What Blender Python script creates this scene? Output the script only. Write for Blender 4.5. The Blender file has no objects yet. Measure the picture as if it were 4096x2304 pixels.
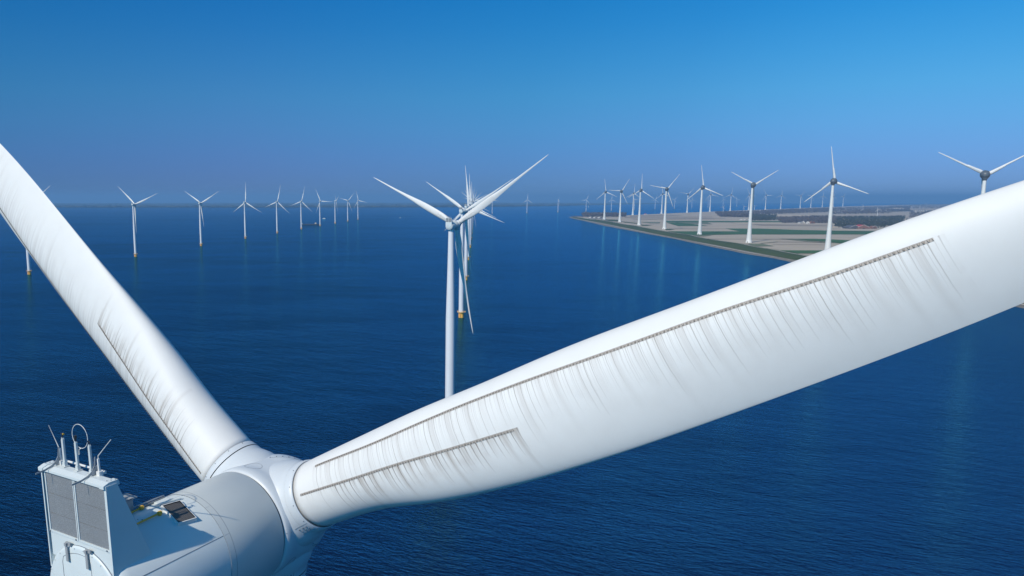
import bpy, bmesh, math, random
import numpy as np
from mathutils import Vector, Matrix
random.seed(7); rng = np.random.default_rng(7)
S = bpy.context.scene
COL = S.collection
R_ = math.radians
pi = math.pi
# ------------------------------------------------------------------ camera geometry (photo measured at 4096 x 2304)
F, X0, EYE, H = 3300., 1633., 792., 105.5
DY = F*F/20200.; YP = EYE+DY; PITCH = math.atan(DY/F)
FW = Vector((0, math.cos(PITCH), -math.sin(PITCH))); UP = Vector((0, math.sin(PITCH), math.cos(PITCH)))
CAM = Vector((0, 0, H))
RC = 7.4e6                                   # earth radius with refraction: far things really sink below the horizon
def gz(x, y, h=0.): return h-(x*x+y*y)/2/RC
def ray(px, py): return FW+Vector((1, 0, 0))*((px-X0)/F)+UP*((YP-py)/F)
def ground(px, py, h=0.):
    d = ray(px, py); t = (h-H)/d.z if d.z < 0 else 1e5
    for _ in range(40):
        P = CAM+d*t; t = min((gz(P.x, P.y, h)-H)/d.z, 60000/d.y)
    return CAM+d*t
# ------------------------------------------------------------------ object helpers
def tag(o, label=None, cat=None, group=None, kind=None):
    if label: o['label'] = label
    if cat: o['category'] = cat
    if group: o['group'] = group
    if kind: o['kind'] = kind
    return o
def empty(name, loc=(0, 0, 0), rz=0.):
    o = bpy.data.objects.new(name, None); COL.objects.link(o); o.location = loc; o.rotation_euler = (0, 0, rz); return o
def link(name, me, parent=None, loc=(0, 0, 0), M=None):
    o = bpy.data.objects.new(name, me); COL.objects.link(o)
    if parent: o.parent = parent
    o.location = loc
    if M is not None: o.rotation_euler = M.to_euler()
    return o
class MB:
    """collects faces, becomes one mesh"""
    def __init__(s): s.v = []; s.f = []; s.m = []; s.sm = []
    def add(s, vs, fs, m=0, smooth=False):
        b = len(s.v); s.v += [tuple(p) for p in vs]
        for f in fs: s.f.append([b+i for i in f]); s.m.append(m); s.sm.append(smooth)
    def box(s, c, d, rot=None, m=0):
        x, y, z = d[0]/2, d[1]/2, d[2]/2
        vs = [Vector((i*x, j*y, k*z)) for i in (-1, 1) for j in (-1, 1) for k in (-1, 1)]
        if rot is not None: vs = [rot @ v for v in vs]
        s.add([v+Vector(c) for v in vs], [(0, 1, 3, 2), (4, 6, 7, 5), (0, 4, 5, 1), (2, 3, 7, 6), (0, 2, 6, 4), (1, 5, 7, 3)], m)
    def prism(s, poly, ax, a, b, m=0):
        # polygon in two axes, extruded along axis ax from a to b
        def P(p, t):
            q = [0, 0, 0]; o = [i for i in range(3) if i != ax]; q[o[0]], q[o[1]] = p; q[ax] = t; return q
        n = len(poly); vs = [P(p, a) for p in poly]+[P(p, b) for p in poly]
        fs = [(i, (i+1) % n, n+(i+1) % n, n+i) for i in range(n)]+[tuple(range(n))[::-1], tuple(range(n, 2*n))]
        s.add(vs, fs, m)
    def tube(s, pts, r, n=8, m=0, caps=True):
        pts = [Vector(p) for p in pts]; rr = r if isinstance(r, (list, tuple)) else [r]*len(pts)
        rings = []; up = Vector((0, 0, 1))
        for i, p in enumerate(pts):
            d = (pts[min(i+1, len(pts)-1)]-pts[max(i-1, 0)]).normalized()
            a = d.cross(up) if abs(d.z) < .9 else d.cross(Vector((0, 1, 0)))
            a.normalize(); b = d.cross(a).normalized()
            rings.append([p+rr[i]*(math.cos(2*pi*k/n)*a+math.sin(2*pi*k/n)*b) for k in range(n)])
        vs = [q for g in rings for q in g]; fs = []
        for i in range(len(pts)-1):
            for k in range(n): fs.append((i*n+k, i*n+(k+1) % n, (i+1)*n+(k+1) % n, (i+1)*n+k))
        s.add(vs, fs, m, True)
        if caps: s.add(rings[0], [tuple(range(n))], m); s.add(rings[-1], [tuple(range(n))[::-1]], m)
    def lathe(s, prof, n=48, axis='z', m=0, a0=0., a1=2*pi, smooth=True):
        # prof = [(t along axis, radius)]
        full = abs(a1-a0-2*pi) < 1e-6; k_ = n if full else n+1; vs = []
        for t, r in prof:
            for k in range(k_):
                a = a0+(a1-a0)*k/n; p = (r*math.cos(a), r*math.sin(a))
                vs.append((p[0], p[1], t) if axis == 'z' else (p[0], t, p[1]))
        fs = []
        for i in range(len(prof)-1):
            for k in range(n):
                q = (i*k_+k, i*k_+(k+1) % k_, (i+1)*k_+(k+1) % k_, (i+1)*k_+k)
                fs.append(q if axis == 'z' else q[::-1])
        s.add(vs, fs, m, smooth)
    def mesh(s, name, *mats):
        me = bpy.data.meshes.new(name); me.from_pydata(s.v, [], s.f); me.update()
        for x in mats: me.materials.append(x)
        me.polygons.foreach_set('material_index', s.m); me.polygons.foreach_set('use_smooth', s.sm); return me
    def build(s, name, mats, parent=None, loc=(0, 0, 0), M=None):
        return link(name, s.mesh(name, *(mats if isinstance(mats, (list, tuple)) else [mats])), parent, loc, M)
def fix_normals(me):
    bm = bmesh.new(); bm.from_mesh(me); bmesh.ops.remove_doubles(bm, verts=bm.verts, dist=1e-5); bmesh.ops.recalc_face_normals(bm, faces=bm.faces); bm.to_mesh(me); bm.free()
# ------------------------------------------------------------------ materials
def new_mat(name):
    m = bpy.data.materials.new(name); m.use_nodes = True; nt = m.node_tree
    return m, nt, nt.nodes['Principled BSDF']
def N(nt, t, **k):
    n = nt.nodes.new(t)
    for a, b in k.items():
        if a in n.inputs: n.inputs[a].default_value = b
        else: setattr(n, a, b)
    return n
def math_(nt, op, a, b=None, c=None, clamp=False):
    n = nt.nodes.new('ShaderNodeMath'); n.operation = op; n.use_clamp = clamp
    for i, v in enumerate((a, b, c)):
        if v is None: continue
        if isinstance(v, (int, float)): n.inputs[i].default_value = v
        else: nt.links.new(v, n.inputs[i])
    return n.outputs[0]
def mixc(nt, fac, a, b):
    n = nt.nodes.new('ShaderNodeMix'); n.data_type = 'RGBA'
    for i, v in ((0, fac), (6, a), (7, b)):
        if isinstance(v, tuple): n.inputs[i].default_value = v if len(v) == 4 else v+(1,)
        elif isinstance(v, (int, float)): n.inputs[i].default_value = v
        else: nt.links.new(v, n.inputs[i])
    return n.outputs[2]
def noise(nt, vec, scale, detail=3., rough=.5):
    n = N(nt, 'ShaderNodeTexNoise'); n.inputs['Scale'].default_value = scale; n.inputs['Detail'].default_value = detail; n.inputs['Roughness'].default_value = rough
    if vec is not None: nt.links.new(vec, n.inputs['Vector'])
    return n.outputs['Fac']
def paint(name, col, rough=.35, dirt=.12, scale=1.3, spec=.5, bump=0.0):
    m, nt, b = new_mat(name); tc = N(nt, 'ShaderNodeTexCoord')
    f = noise(nt, tc.outputs['Object'], scale, 5, .6); f = math_(nt, 'MULTIPLY', math_(nt, 'SUBTRACT', f, .38, None, True), dirt*4, None, True)
    g = noise(nt, tc.outputs['Object'], scale*14, 3, .6)
    c = mixc(nt, f, col, tuple(x*.72 for x in col)); c = mixc(nt, math_(nt, 'MULTIPLY', g, dirt*.5), c, tuple(x*.6 for x in col))
    nt.links.new(c, b.inputs['Base Color'])
    nt.links.new(math_(nt, 'ADD', rough, math_(nt, 'MULTIPLY', f, .2)), b.inputs['Roughness']); b.inputs['Specular IOR Level'].default_value = spec
    return m
M = {}
M['white'] = paint('white_gelcoat', (.71, .72, .71), .32, .10)
M['canopy'] = paint('canopy_white', (.64, .70, .71), .38, .12)
M['grey'] = paint('generator_grey', (.56, .60, .60), .42, .10)
M['spinner'] = paint('spinner_white', (.58, .625, .66), .42, .08, .8)
M['tower'] = paint('tower_white', (.68, .70, .73), .4, .06, .2)
M['hubgrey'] = paint('egg_grey', (.11, .13, .15), .4, .15, .3)
M['etower'] = paint('land_tower_white', (.72, .73, .70), .5, .08, .15)
M['yellow'] = paint('foundation_yellow', (.95, .50, .09), .5, .12, .5)
M['rail'] = paint('rail_yellow', (.90, .55, .22), .5, .1)
M['dark'] = paint('dark_joint', (.02, .024, .03), .6, .05)
M['seam'] = paint('seam_grey', (.16, .19, .23), .6, .05)
M['galv'] = paint('galvanised_steel', (.32, .34, .36), .45, .2, 4.)
M['red'] = paint('red_roof', (.42, .05, .05), .7, .2, .3)
M['brick'] = paint('brick_brown', (.22, .11, .075), .8, .2, .3)
M['pale'] = paint('pale_wall', (.66, .64, .58), .7, .1, .3)
M['roofgrey'] = paint('roof_grey', (.10, .10, .11), .7, .2, .3)
M['glass'] = paint('window_dark', (.03, .035, .045), .15, .05)
M['hull'] = paint('hull_dark', (.012, .016, .022), .5, .1)
M['yell2'] = paint('safety_yellow', (.72, .42, .05), .45, .2, 3.)
M['foam'] = paint('foam', (.55, .6, .65), .9, .3)
M['teal'] = paint('label_green', (.02, .16, .14), .4, .02)
def grille_mat():
    m, nt, b = new_mat('expanded_mesh'); tc = N(nt, 'ShaderNodeTexCoord')
    w = N(nt, 'ShaderNodeTexWave', wave_type='BANDS', bands_direction='DIAGONAL'); w.inputs['Scale'].default_value = 9; w.inputs['Distortion'].default_value = .4
    mp = N(nt, 'ShaderNodeMapping'); mp.inputs['Scale'].default_value = (1, .1, 1); nt.links.new(tc.outputs['Object'], mp.inputs[0]); nt.links.new(mp.outputs[0], w.inputs[0])
    v = N(nt, 'ShaderNodeTexVoronoi'); v.inputs['Scale'].default_value = 36; nt.links.new(mp.outputs[0], v.inputs['Vector'])
    f = math_(nt, 'MULTIPLY', math_(nt, 'ADD', w.outputs['Fac'], v.outputs['Distance']), .55, None, True)
    n_ = noise(nt, tc.outputs['Object'], 1.2, 4)
    c = mixc(nt, f, (.09, .10, .115), (.42, .44, .46)); c = mixc(nt, math_(nt, 'MULTIPLY', n_, .35), c, (.12, .12, .125))
    nt.links.new(c, b.inputs['Base Color']); b.inputs['Roughness'].default_value = .6; b.inputs['Metallic'].default_value = .2; return m
M['grille'] = grille_mat()
def hatch_mat():
    m, nt, b = new_mat('hatch_grating'); tc = N(nt, 'ShaderNodeTexCoord')
    k = N(nt, 'ShaderNodeTexBrick'); k.offset = 0; k.inputs['Scale'].default_value = 1.; k.inputs['Brick Width'].default_value = .05; k.inputs['Row Height'].default_value = .05; k.inputs['Mortar Size'].default_value = .009
    k.inputs['Color1'].default_value = k.inputs['Color2'].default_value = (.01, .012, .02, 1); k.inputs['Mortar'].default_value = (.16, .15, .14, 1)
    nt.links.new(tc.outputs['Object'], k.inputs['Vector']); nt.links.new(k.outputs['Color'], b.inputs['Base Color']); b.inputs['Roughness'].default_value = .35; return m
M['hatch'] = hatch_mat()
def blade_mat(hi=True):
    """white gelcoat with the soot-like streaks that trail behind the two vortex generator strips. UV maps va, vb = (span metres, metres behind the strip)"""
    m, nt, b = new_mat('blade_gelcoat'); tc = N(nt, 'ShaderNodeTexCoord'); L = nt.links
    base = (.72, .725, .71)
    col = mixc(nt, math_(nt, 'MULTIPLY', noise(nt, tc.outputs['Object'], .35, 4, .6), .35, None, True), base, (.66, .665, .665))
    def streaks(uvn, r0, r1, spc, drift, reach, amt, seed, thick):
        uv = N(nt, 'ShaderNodeUVMap'); uv.uv_map = uvn; sp = N(nt, 'ShaderNodeSeparateXYZ'); L.new(uv.outputs[0], sp.inputs[0]); r, d = sp.outputs[0], sp.outputs[1]
        dd = math_(nt, 'MAXIMUM', d, 0.)
        wob = noise(nt, uv.outputs[0], 3.0, 2); wob = math_(nt, 'MULTIPLY', math_(nt, 'SUBTRACT', wob, .5), 0.03)
        rr = math_(nt, 'ADD', math_(nt, 'SUBTRACT', r, math_(nt, 'MULTIPLY', math_(nt, 'POWER', dd, 1.35), drift)), wob)
        q = math_(nt, 'DIVIDE', rr, spc); fl = math_(nt, 'FLOOR', q); fr = math_(nt, 'FRACT', q)
        wn = N(nt, 'ShaderNodeTexWhiteNoise', noise_dimensions='1D'); L.new(math_(nt, 'ADD', fl, seed), wn.inputs['W'])
        wn2 = N(nt, 'ShaderNodeTexWhiteNoise', noise_dimensions='1D'); L.new(math_(nt, 'ADD', fl, seed+77.7), wn2.inputs['W'])
        cen = math_(nt, 'ADD', math_(nt, 'MULTIPLY', wn2.outputs[0], .3), .35)
        wid = math_(nt, 'ADD', math_(nt, 'MULTIPLY', math_(nt, 'POWER', 2.718, math_(nt, 'MULTIPLY', dd, -6.)), thick), math_(nt, 'ADD', thick*.55, math_(nt, 'MULTIPLY', dd, .05)))
        line = math_(nt, 'SUBTRACT', 1., math_(nt, 'DIVIDE', math_(nt, 'ABSOLUTE', math_(nt, 'SUBTRACT', fr, cen)), wid), None, True)
        ln = math_(nt, 'ADD', .55, math_(nt, 'MULTIPLY', wn.outputs[0], .6))     # per streak length and strength
        fade = math_(nt, 'SUBTRACT', 1., math_(nt, 'DIVIDE', dd, math_(nt, 'MULTIPLY', ln, reach)), None, True)
        gate = math_(nt, 'MULTIPLY', math_(nt, 'GREATER_THAN', d, .0), math_(nt, 'MULTIPLY', math_(nt, 'GREATER_THAN', rr, r0), math_(nt, 'LESS_THAN', rr, r1)))
        s = math_(nt, 'MULTIPLY', math_(nt, 'MULTIPLY', math_(nt, 'MULTIPLY', line, fade), gate), math_(nt, 'MULTIPLY', ln, amt), None, True)
        # faint smudge cloud behind the strip
        cl = noise(nt, uv.outputs[0], .9, 5, .65)
        cl = math_(nt, 'MULTIPLY', math_(nt, 'SUBTRACT', cl, .45, None, True), math_(nt, 'MULTIPLY', gate, math_(nt, 'MULTIPLY', math_(nt, 'SUBTRACT', 1., math_(nt, 'DIVIDE', math_(nt, 'ABSOLUTE', math_(nt, 'SUBTRACT', dd, reach*.55)), reach*.6), None, True), amt*1.1)), None, True)
        return s, cl
    s1, c1 = streaks('va', 3.5, 22.6, .205, .075, 1.7, .85, 3.3, .09)
    s3, c3 = streaks('va', 3.5, 22.4, .118, .07, 1.3, .62, 5.7, .13)
    s5, c5 = streaks('va', 3.4, 22.6, .62, .08, 2.1, .42, 8.8, .34)
    s2, c2 = streaks('vb', 4.2, 11.2, .20, .12, 1.0, 1.2, 9.1, .15)
    s4, c4 = streaks('vb', 5.0, 11.1, .47, .12, 1.35, .75, 2.6, .36)
    s6, c6 = streaks('vb', 3.0, 11.1, .11, .10, .35, .45, 4.4, .2)
    col = mixc(nt, math_(nt, 'MULTIPLY', c1, .8), col, (.48, .455, .44)); col = mixc(nt, math_(nt, 'MULTIPLY', c2, 1.3, None, True), col, (.42, .385, .36))
    for s_, k_ in ((s5, (.42, .39, .365)), (s4, (.34, .295, .255)), (s3, (.34, .31, .28)), (s6, (.30, .26, .225)), (s1, (.21, .185, .16)), (s2, (.17, .14, .115))): col = mixc(nt, s_, col, k_)
    # weathering: dull patches and tiny specks
    sp_ = noise(nt, tc.outputs['Object'], 9., 4, .75); col = mixc(nt, math_(nt, 'MULTIPLY', math_(nt, 'SUBTRACT', sp_, .62, None, True), 1.6, None, True), col, (.50, .49, .47))
    gr = noise(nt, tc.outputs['Object'], 1.1, 6, .65); col = mixc(nt, math_(nt, 'MULTIPLY', math_(nt, 'SUBTRACT', gr, .42, None, True), .8, None, True), col, (.60, .595, .58))
    L.new(col, b.inputs['Base Color']); b.inputs['Roughness'].default_value = .55; b.inputs['Specular IOR Level'].default_value = .3
    return m
M['blade'] = blade_mat()
# ------------------------------------------------------------------ blade shape (sea turbine)
def hint(x, K, V):
    K = np.asarray(K, float); V = np.asarray(V, float); x = np.atleast_1d(np.asarray(x, float))
    d = np.diff(V)/np.diff(K); m = np.empty_like(V); m[0] = d[0]; m[-1] = d[-1]
    h = np.diff(K); m[1:-1] = (h[1:]*d[:-1]+h[:-1]*d[1:])/(h[:-1]+h[1:])
    i = np.clip(np.searchsorted(K, x)-1, 0, len(K)-2); hh = K[i+1]-K[i]; t = np.clip((x-K[i])/hh, 0, 1)
    return (2*t**3-3*t**2+1)*V[i]+(t**3-2*t*t+t)*hh*m[i]+(-2*t**3+3*t*t)*V[i+1]+(t**3-t*t)*hh*m[i+1]
KR = [2.4, 5, 7.5, 10, 13, 17, 22, 28, 36, 54.]
BL = [1.17, 1.2739, 1.3519, 1.3344, 1.343, 1.1854, 0.9789, 0.5025, 0.2726, 0.0494]      # pitch axis to leading edge
BT = [1.17, 1.2656, 1.6934, 1.9259, 2.0094, 1.9646, 1.8179, 1.3665, 0.8531, 0.254]    # pitch axis to trailing edge
TWK, TW = [2.4, 8, 13, 20, 30, 54.], [0.2237, 0.1759, 0.1413, 0.0293, 0.0269, 0.0001]
THK, TH = [0, 3, 6, 9, 12, 16, 22, 30, 40, 50, 54], [2.34, 2.34, 2.2, 1.95, 1.65, 1.3, .9, .6, .35, .18, .06]
CONE, PRE = .0789, 1.03
def blade_ring(r, n=24, grow=0.):
    l = hint(r, KR, BL)[0]; t = hint(r, KR, BT)[0]; T = hint(r, THK, TH)[0]; tw = hint(r, TWK, TW)[0]
    if r > 50: s = math.sqrt(max(0.02, 1-((r-50)/4.05)**2)); l *= s; t *= s; T *= s
    q = min(max((r-4)/16, 0), 1); b = q*q*(3-2*q)
    u = np.linspace(0, pi, n); xx = (1-np.cos(u))/2
    ya = (.2969*np.sqrt(xx)-.1260*xx-.3516*xx**2+.2843*xx**3-.1036*xx**4)/.10
    cy = np.sqrt(np.clip(1-(2*xx-1)**2, 0, 1)); y = T/2*(b*ya+(1-b)*cy); cm = .12*xx*(1-xx)*(l+t)*b
    X = l-xx*(l+t); Xs = np.concatenate([X, X[-2:0:-1]]); Ys = np.concatenate([y+cm, (-y+cm)[-2:0:-1]])
    cs, sn = math.cos(tw), math.sin(tw)
    # local: leading edge = -x, suction (downwind) = -y, span = +z ; q=-x, n=+y
    P = np.zeros((len(Xs), 3)); P[:, 0] = -(Xs*cs+Ys*sn); P[:, 1] = Xs*sn-Ys*cs+PRE*(r/54)**2
    P[:, 1] += r*math.sin(CONE); P[:, 2] = r*math.cos(CONE)
    return P, Xs, np.arange(len(Xs)) < n
VG1K, VG1 = [2.4, 3.57, 6, 8.2, 9.3, 10.9, 14.5, 17.6, 20.2, 22.5, 30, 54], [.78, .80, .79, .857, .875, .86, .738, .65, .487, .382, .2, .0]
VG2K, VG2 = [2.4, 2.83, 5, 6.9, 8.9, 10.9, 54], [.04, .024, -.06, -.128, -.25, -.36, -.9]
def make_blade(name, rs, n, mats):
    V = []; UVA = []; UVB = []
    for r in rs:
        P, Xs, suc = blade_ring(r, n); V.append(P)
        a = hint(r, VG1K, VG1)[0]; b = hint(r, VG2K, VG2)[0]
        UVA.append([(r, (a-x) if s else -50.) for x, s in zip(Xs, suc)]); UVB.append([(r, (b-x) if s else -50.) for x, s in zip(Xs, suc)])
    m = V[0].shape[0]; vs = np.concatenate(V); fs = []
    for i in range(len(rs)-1):
        for k in range(m): fs.append((i*m+k, (i+1)*m+k, (i+1)*m+(k+1) % m, i*m+(k+1) % m))
    fs.append(tuple(range(m))); fs.append(tuple((len(rs)-1)*m+k for k in range(m))[::-1])
    me = bpy.data.meshes.new(name); me.from_pydata(vs.tolist(), [], fs); me.update()
    for x in mats: me.materials.append(x)
    fa = [u for g in UVA for u in g]; fb = [u for g in UVB for u in g]
    for nm, src in (('va', fa), ('vb', fb)):
        lay = me.uv_layers.new(name=nm); arr = []
        for p in me.polygons:
            vals = [src[i] for i in p.vertices]
            if any(q[1] < -40 for q in vals): vals = [(q[0], -50.) for q in vals]
            arr += [c for q in vals for c in q]
        lay.data.foreach_set('uv', arr)
    me.polygons.foreach_set('use_smooth', [len(p.vertices) == 4 for p in me.polygons])
    return me
def surf_pt(r, x):
    """point and outward normal on the suction side at chord coordinate x"""
    def at(r, x):
        P, Xs, suc = blade_ring(r, 60); k = int(suc.sum()); xs = Xs[:k][::-1]; Q = P[:k][::-1]
        return np.array([np.interp(x, xs, Q[:, j]) for j in range(3)])
    p = at(r, x); e1 = at(r+.02, x)-p; e2 = at(r, x-.02)-p; n = np.cross(e2, e1); n /= np.linalg.norm(n)
    if n[1] > 0: n = -n
    return Vector(p), Vector(n), Vector(e1).normalized(), Vector(e2).normalized()
def vg_strip(r0, r1, K, V, w=.085):
    mb = MB(); rs = np.arange(r0, r1+.01, .205); prev = None
    for r in rs:
        x = hint(r, K, V)[0]; p, n, e1, e2 = surf_pt(r, x); p2, n2, _, _ = surf_pt(r, x-w)
        cur = (p+n*.006, p2+n2*.006, n, e1, e2)
        if prev: mb.add([prev[0], prev[1], cur[1], cur[0]], [(0, 1, 2, 3)], 0)
        if prev:     # fin pairs: little upright triangles, each a thin wedge
            for j in range(2):
                c = prev[0].lerp(cur[0], .25+.5*j); nn = n; sg = 1 if j else -1
                for q in (-1, 1):
                    a = c+e1*(q*.022)+e2*.012; b = c+e1*(q*(.022+.02))+e2*(w-.012)
                    a2 = a+e1*.011; b2 = b+e1*.011
                    mb.add([a, b, b+nn*.03, a2, b2, b2+nn*.03], [(0, 1, 2), (3, 5, 4), (0, 2, 5, 3), (1, 4, 5, 2), (0, 3, 4, 1)], 1)
            mb.add([prev[0]+n*.002, prev[0]+n*.002+e1*.012, prev[1]+n*.002+e1*.012, prev[1]+n*.002], [(0, 3, 2, 1)], 1)
        prev = cur
    return mb
M['strip'] = paint('strip_dirty', (.40, .37, .34), .6, .3, 6.)
M['fin'] = paint('fin_dark', (.19, .17, .15), .6, .1, 6.)
rs_hi = np.concatenate([np.arange(2.5, 14, .25), np.arange(14, 30, .5), np.arange(30, 50, 1.), np.array([50, 51, 52, 53, 53.6, 53.9, 54.])])
ME = {}
ME['blade_near'] = make_blade('blade_near', rs_hi, 40, [M['blade']])
ME['blade_mid'] = make_blade('blade_mid', np.array([2.5, 3, 4, 5, 6, 7, 8, 9, 10, 11.5, 13, 15, 17, 20, 23, 27, 32, 38, 44, 50, 52, 53.2, 54.]), 20, [M['blade']])
ME['blade_far'] = make_blade('blade_far', np.array([1.2, 3, 5, 7.5, 10, 13, 17, 23, 30, 38, 46, 51, 54.]), 8, [M['white']])
# ------------------------------------------------------------------ sea turbine parts
def strip_ring(mb, a, R, w=.02, h=.004, m=0, n=96, a0=0., a1=2*pi):
    mb.lathe([(a-w/2, R+h), (a+w/2, R+h)], n, 'y', m, a0, a1)
OV = 5.3
def far_parts():
    mb = MB(); mb.lathe([(-6, 2.35), (4.9, 2.35)], 20); ME['foundation'] = mb.mesh('foundation', M['yellow'])
    mb = MB(); mb.lathe([(4.9, 2.3), (4.9, 3.65), (5.15, 3.65), (5.15, 2.2)], 20, smooth=False)
    for k in range(20):
        a = 2*pi*k/20; mb.tube([(3.55*math.cos(a), 3.55*math.sin(a), 5.15), (3.55*math.cos(a), 3.55*math.sin(a), 6.35)], .05, 4)
    for zz in (5.75, 6.35): mb.tube([(3.55*math.cos(2*pi*k/20), 3.55*math.sin(2*pi*k/20), zz) for k in range(21)], .045, 4)
    mb.box((3.9, .6, 5.4), (1.2, 1.4, .5))
    ME['platform'] = mb.mesh('platform', M['rail'])
    mb = MB()
    for x in (-.28, .28): mb.tube([(x, -2.55, -3), (x, -2.55, 5.0)], .09, 5)
    for z in np.arange(-2, 5, .5): mb.tube([(-.28, -2.55, z), (.28, -2.55, z)], .04, 4)
    mb.tube([(-.9, -2.7, -3), (-.9, -2.7, 3.6)], .16, 6); mb.tube([(.9, -2.7, -3), (.9, -2.7, 3.6)], .16, 6)
    ME['boat_ladder'] = mb.mesh('boat_ladder', M['rail'])
    mb = MB(); prof = [(5.15, 2.25), (48, 2.2), (60, 1.92), (72, 1.62), (80, 1.47), (92.9, 1.25)]
    mb.lathe(prof, 28)
    for z, r in ((27, 2.228), (50, 2.155), (72, 1.62)): mb.lathe([(z-.08, r+.02), (z+.08, r+.02)], 28, m=1)
    mb.box((0, -2.25, 6.6), (.9, .12, 2.2), m=1)
    ME['tower'] = mb.mesh('tower', M['tower'], M['canopy'])
    # nacelle, generator, cooler, spinner in hub coordinates
    mb = MB(); mb.lathe([(-7.6, 0), (-7.6, 1.7), (-7.45, 1.85), (-7.2, 1.93), (-3.85, 1.94)], 28, 'y'); mb.lathe([(-7.72, 0), (-7.72, 1.62), (-7.6, 1.7)], 28, 'y', 0)
    mb.tube([(0, -OV, -2.35), (0, -OV, -1.5)], 1.45, 20)
    mb.prism([(-7.78, .15), (-7.78, 1.75), (-7.0, 1.9), (-6.3, .9), (-6.3, .15)], 0, -1.58, 1.58)
    ME['nacelle'] = mb.mesh('nacelle', M['canopy'])
    mb = MB(); mb.lathe([(-3.85, 1.94), (-3.8, 1.985), (-1.4, 1.985)], 28, 'y'); ME['generator'] = mb.mesh('generator', M['grey'])
    mb = MB(); mb.prism([(-7.7, 1.0), (-7.7, 3.86), (-7.32, 3.86), (-6.2, .85)], 0, -1.5, 1.5); ME['cooler'] = mb.mesh('cooler', M['canopy'])
    mb = MB(); mb.box((-.72, -7.72, 2.84), (1.28, .03, 1.82)); ME['grille_panel'] = mb.mesh('grille_panel', M['grille'])
    mb = MB()
    for x in (-.83, -.23, .4): mb.tube([(x, -7.35, 3.86), (x, -7.35, 4.8)], .06, 4)
    mb.tube([(-1.15, -7.35, 3.86), (-1.15, -7.35, 4.45), (-1.55, -7.35, 5.0)], .03, 4); mb.tube([(.58, -7.35, 3.86), (.6, -7.35, 4.45), (1.2, -7.35, 5.0)], .03, 4)
    ME['sensor_mast'] = mb.mesh('sensor_mast', M['galv'])
    mb = MB(); mb.lathe(SPIN, 28, 'y'); ME['hub'] = mb.mesh('hub', M['spinner'])
SPIN = [(-1.34, 1.80), (-1.33, 1.975), (-1.31, 1.985), (-.6, 1.995), (.1, 2.0), (.7, 1.98), (1.2, 1.82), (1.7, 1.5), (2.1, 1.05), (2.35, .5), (2.42, 0.)]
far_parts()
def collar_mesh(n, far=False, gap=True, patch=pi+.3):
    mb = MB(); base = [(1.0, 1.58), (1.3, 1.575), (1.6, 1.50), (1.8, 1.415), (1.92, 1.36), (1.99, 1.315), (2.2, 1.285)]
    mb.lathe(base if not far else [(1., 1.75), (1.9, 1.4), (2.5, 1.2)], n)
    if not far:
        if gap: mb.lathe([(2.2, 1.20), (2.24, 1.20)], n, m=1); mb.lathe([(2.2, 1.285), (2.2, 1.20)], n, m=1); mb.lathe([(2.24, 1.20), (2.24, 1.28)], n, m=1)
        mb.lathe([(2.24 if gap else 2.2, 1.282), (2.35, 1.262), (2.475, 1.235), (2.5, 1.2)], n)
        mb.lathe([(2.497, 1.2), (2.512, 1.182)], n, m=2)
        for k in range(12):
            a = 2*pi*k/12; c = Vector((math.cos(a), math.sin(a), 0)); mb.tube([c*1.22+Vector((0, 0, 2.43)), c*1.262+Vector((0, 0, 2.435))], .017, 6, 2)
        zz, rr_ = [q[0] for q in base]+[2.35, 2.475], [q[1] for q in base]+[1.262, 1.235]
        for i in range(3):
            for j in range(2):
                a = patch+j*.10; z = 2.02+i*.15; rr = float(np.interp(z, zz, rr_)); c = Vector((math.cos(a), math.sin(a), 0))
                mb.tube([c*(rr-.01)+Vector((0, 0, z)), c*(rr+.02)+Vector((0, 0, z))], .024, 6, 2)
        for a in (patch-.09, patch+.19):
            pts = [(float(np.interp(z, zz, rr_)+.002)*math.cos(a), float(np.interp(z, zz, rr_)+.002)*math.sin(a), z) for z in np.linspace(1.93, 2.46, 7)]
            mb.tube(pts, .006, 4, 2)
    me = mb.mesh('blade_collar', M['spinner'], M['dark'], M['seam'])
    for v in me.vertices: v.co = Vector((v.co.x, v.co.y+v.co.z*math.sin(CONE)*.9, v.co.z))
    return me
ME['collar_near'] = collar_mesh(64); ME['collar_right'] = collar_mesh(64, False, False, -.85); ME['collar_far'] = collar_mesh(16, True)
def sea_turbine(x, y, yaw, ph, label, cat, group, detail='far', name='offshore_wind_turbine', tilt=3., ov=OV, base=None):
    z = gz(x, y) if base is None else base
    root = empty(name, (x, y, z), -R_(yaw)); tag(root, label, cat, group)
    T = Matrix.Rotation(R_(tilt), 3, 'X'); hl = (0, ov, 94.2 if detail != 'mid' else 93.1)
    link('foundation', ME['foundation'], root); pf = link('platform', ME['platform'], root); link('tower', ME['tower'], root); link('boat_ladder', ME['boat_ladder'], root)
    na = link('nacelle', ME['nacelle'], root, hl, T); link('generator', ME['generator'], root, hl, T)
    co = link('cooler', ME['cooler'], root, hl, T)
    if detail != 'tiny':
        for dx in (0, 1.44): g = link('grille_panel', ME['grille_panel'], co, (dx, 0, 0))
        link('sensor_mast', ME['sensor_mast'], root, hl, T)
    link('hub', ME['hub'], root, hl, T)
    for k in range(3):
        Mx = T @ Matrix.Rotation(R_(ph+120*k), 3, 'Y')
        b = link('blade', ME['blade_mid' if detail == 'mid' else 'blade_far'], root, hl, Mx)
        if detail != 'tiny': link('blade_collar', ME['collar_far' if detail != 'mid' else 'collar_near'], b)
    return root
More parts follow.
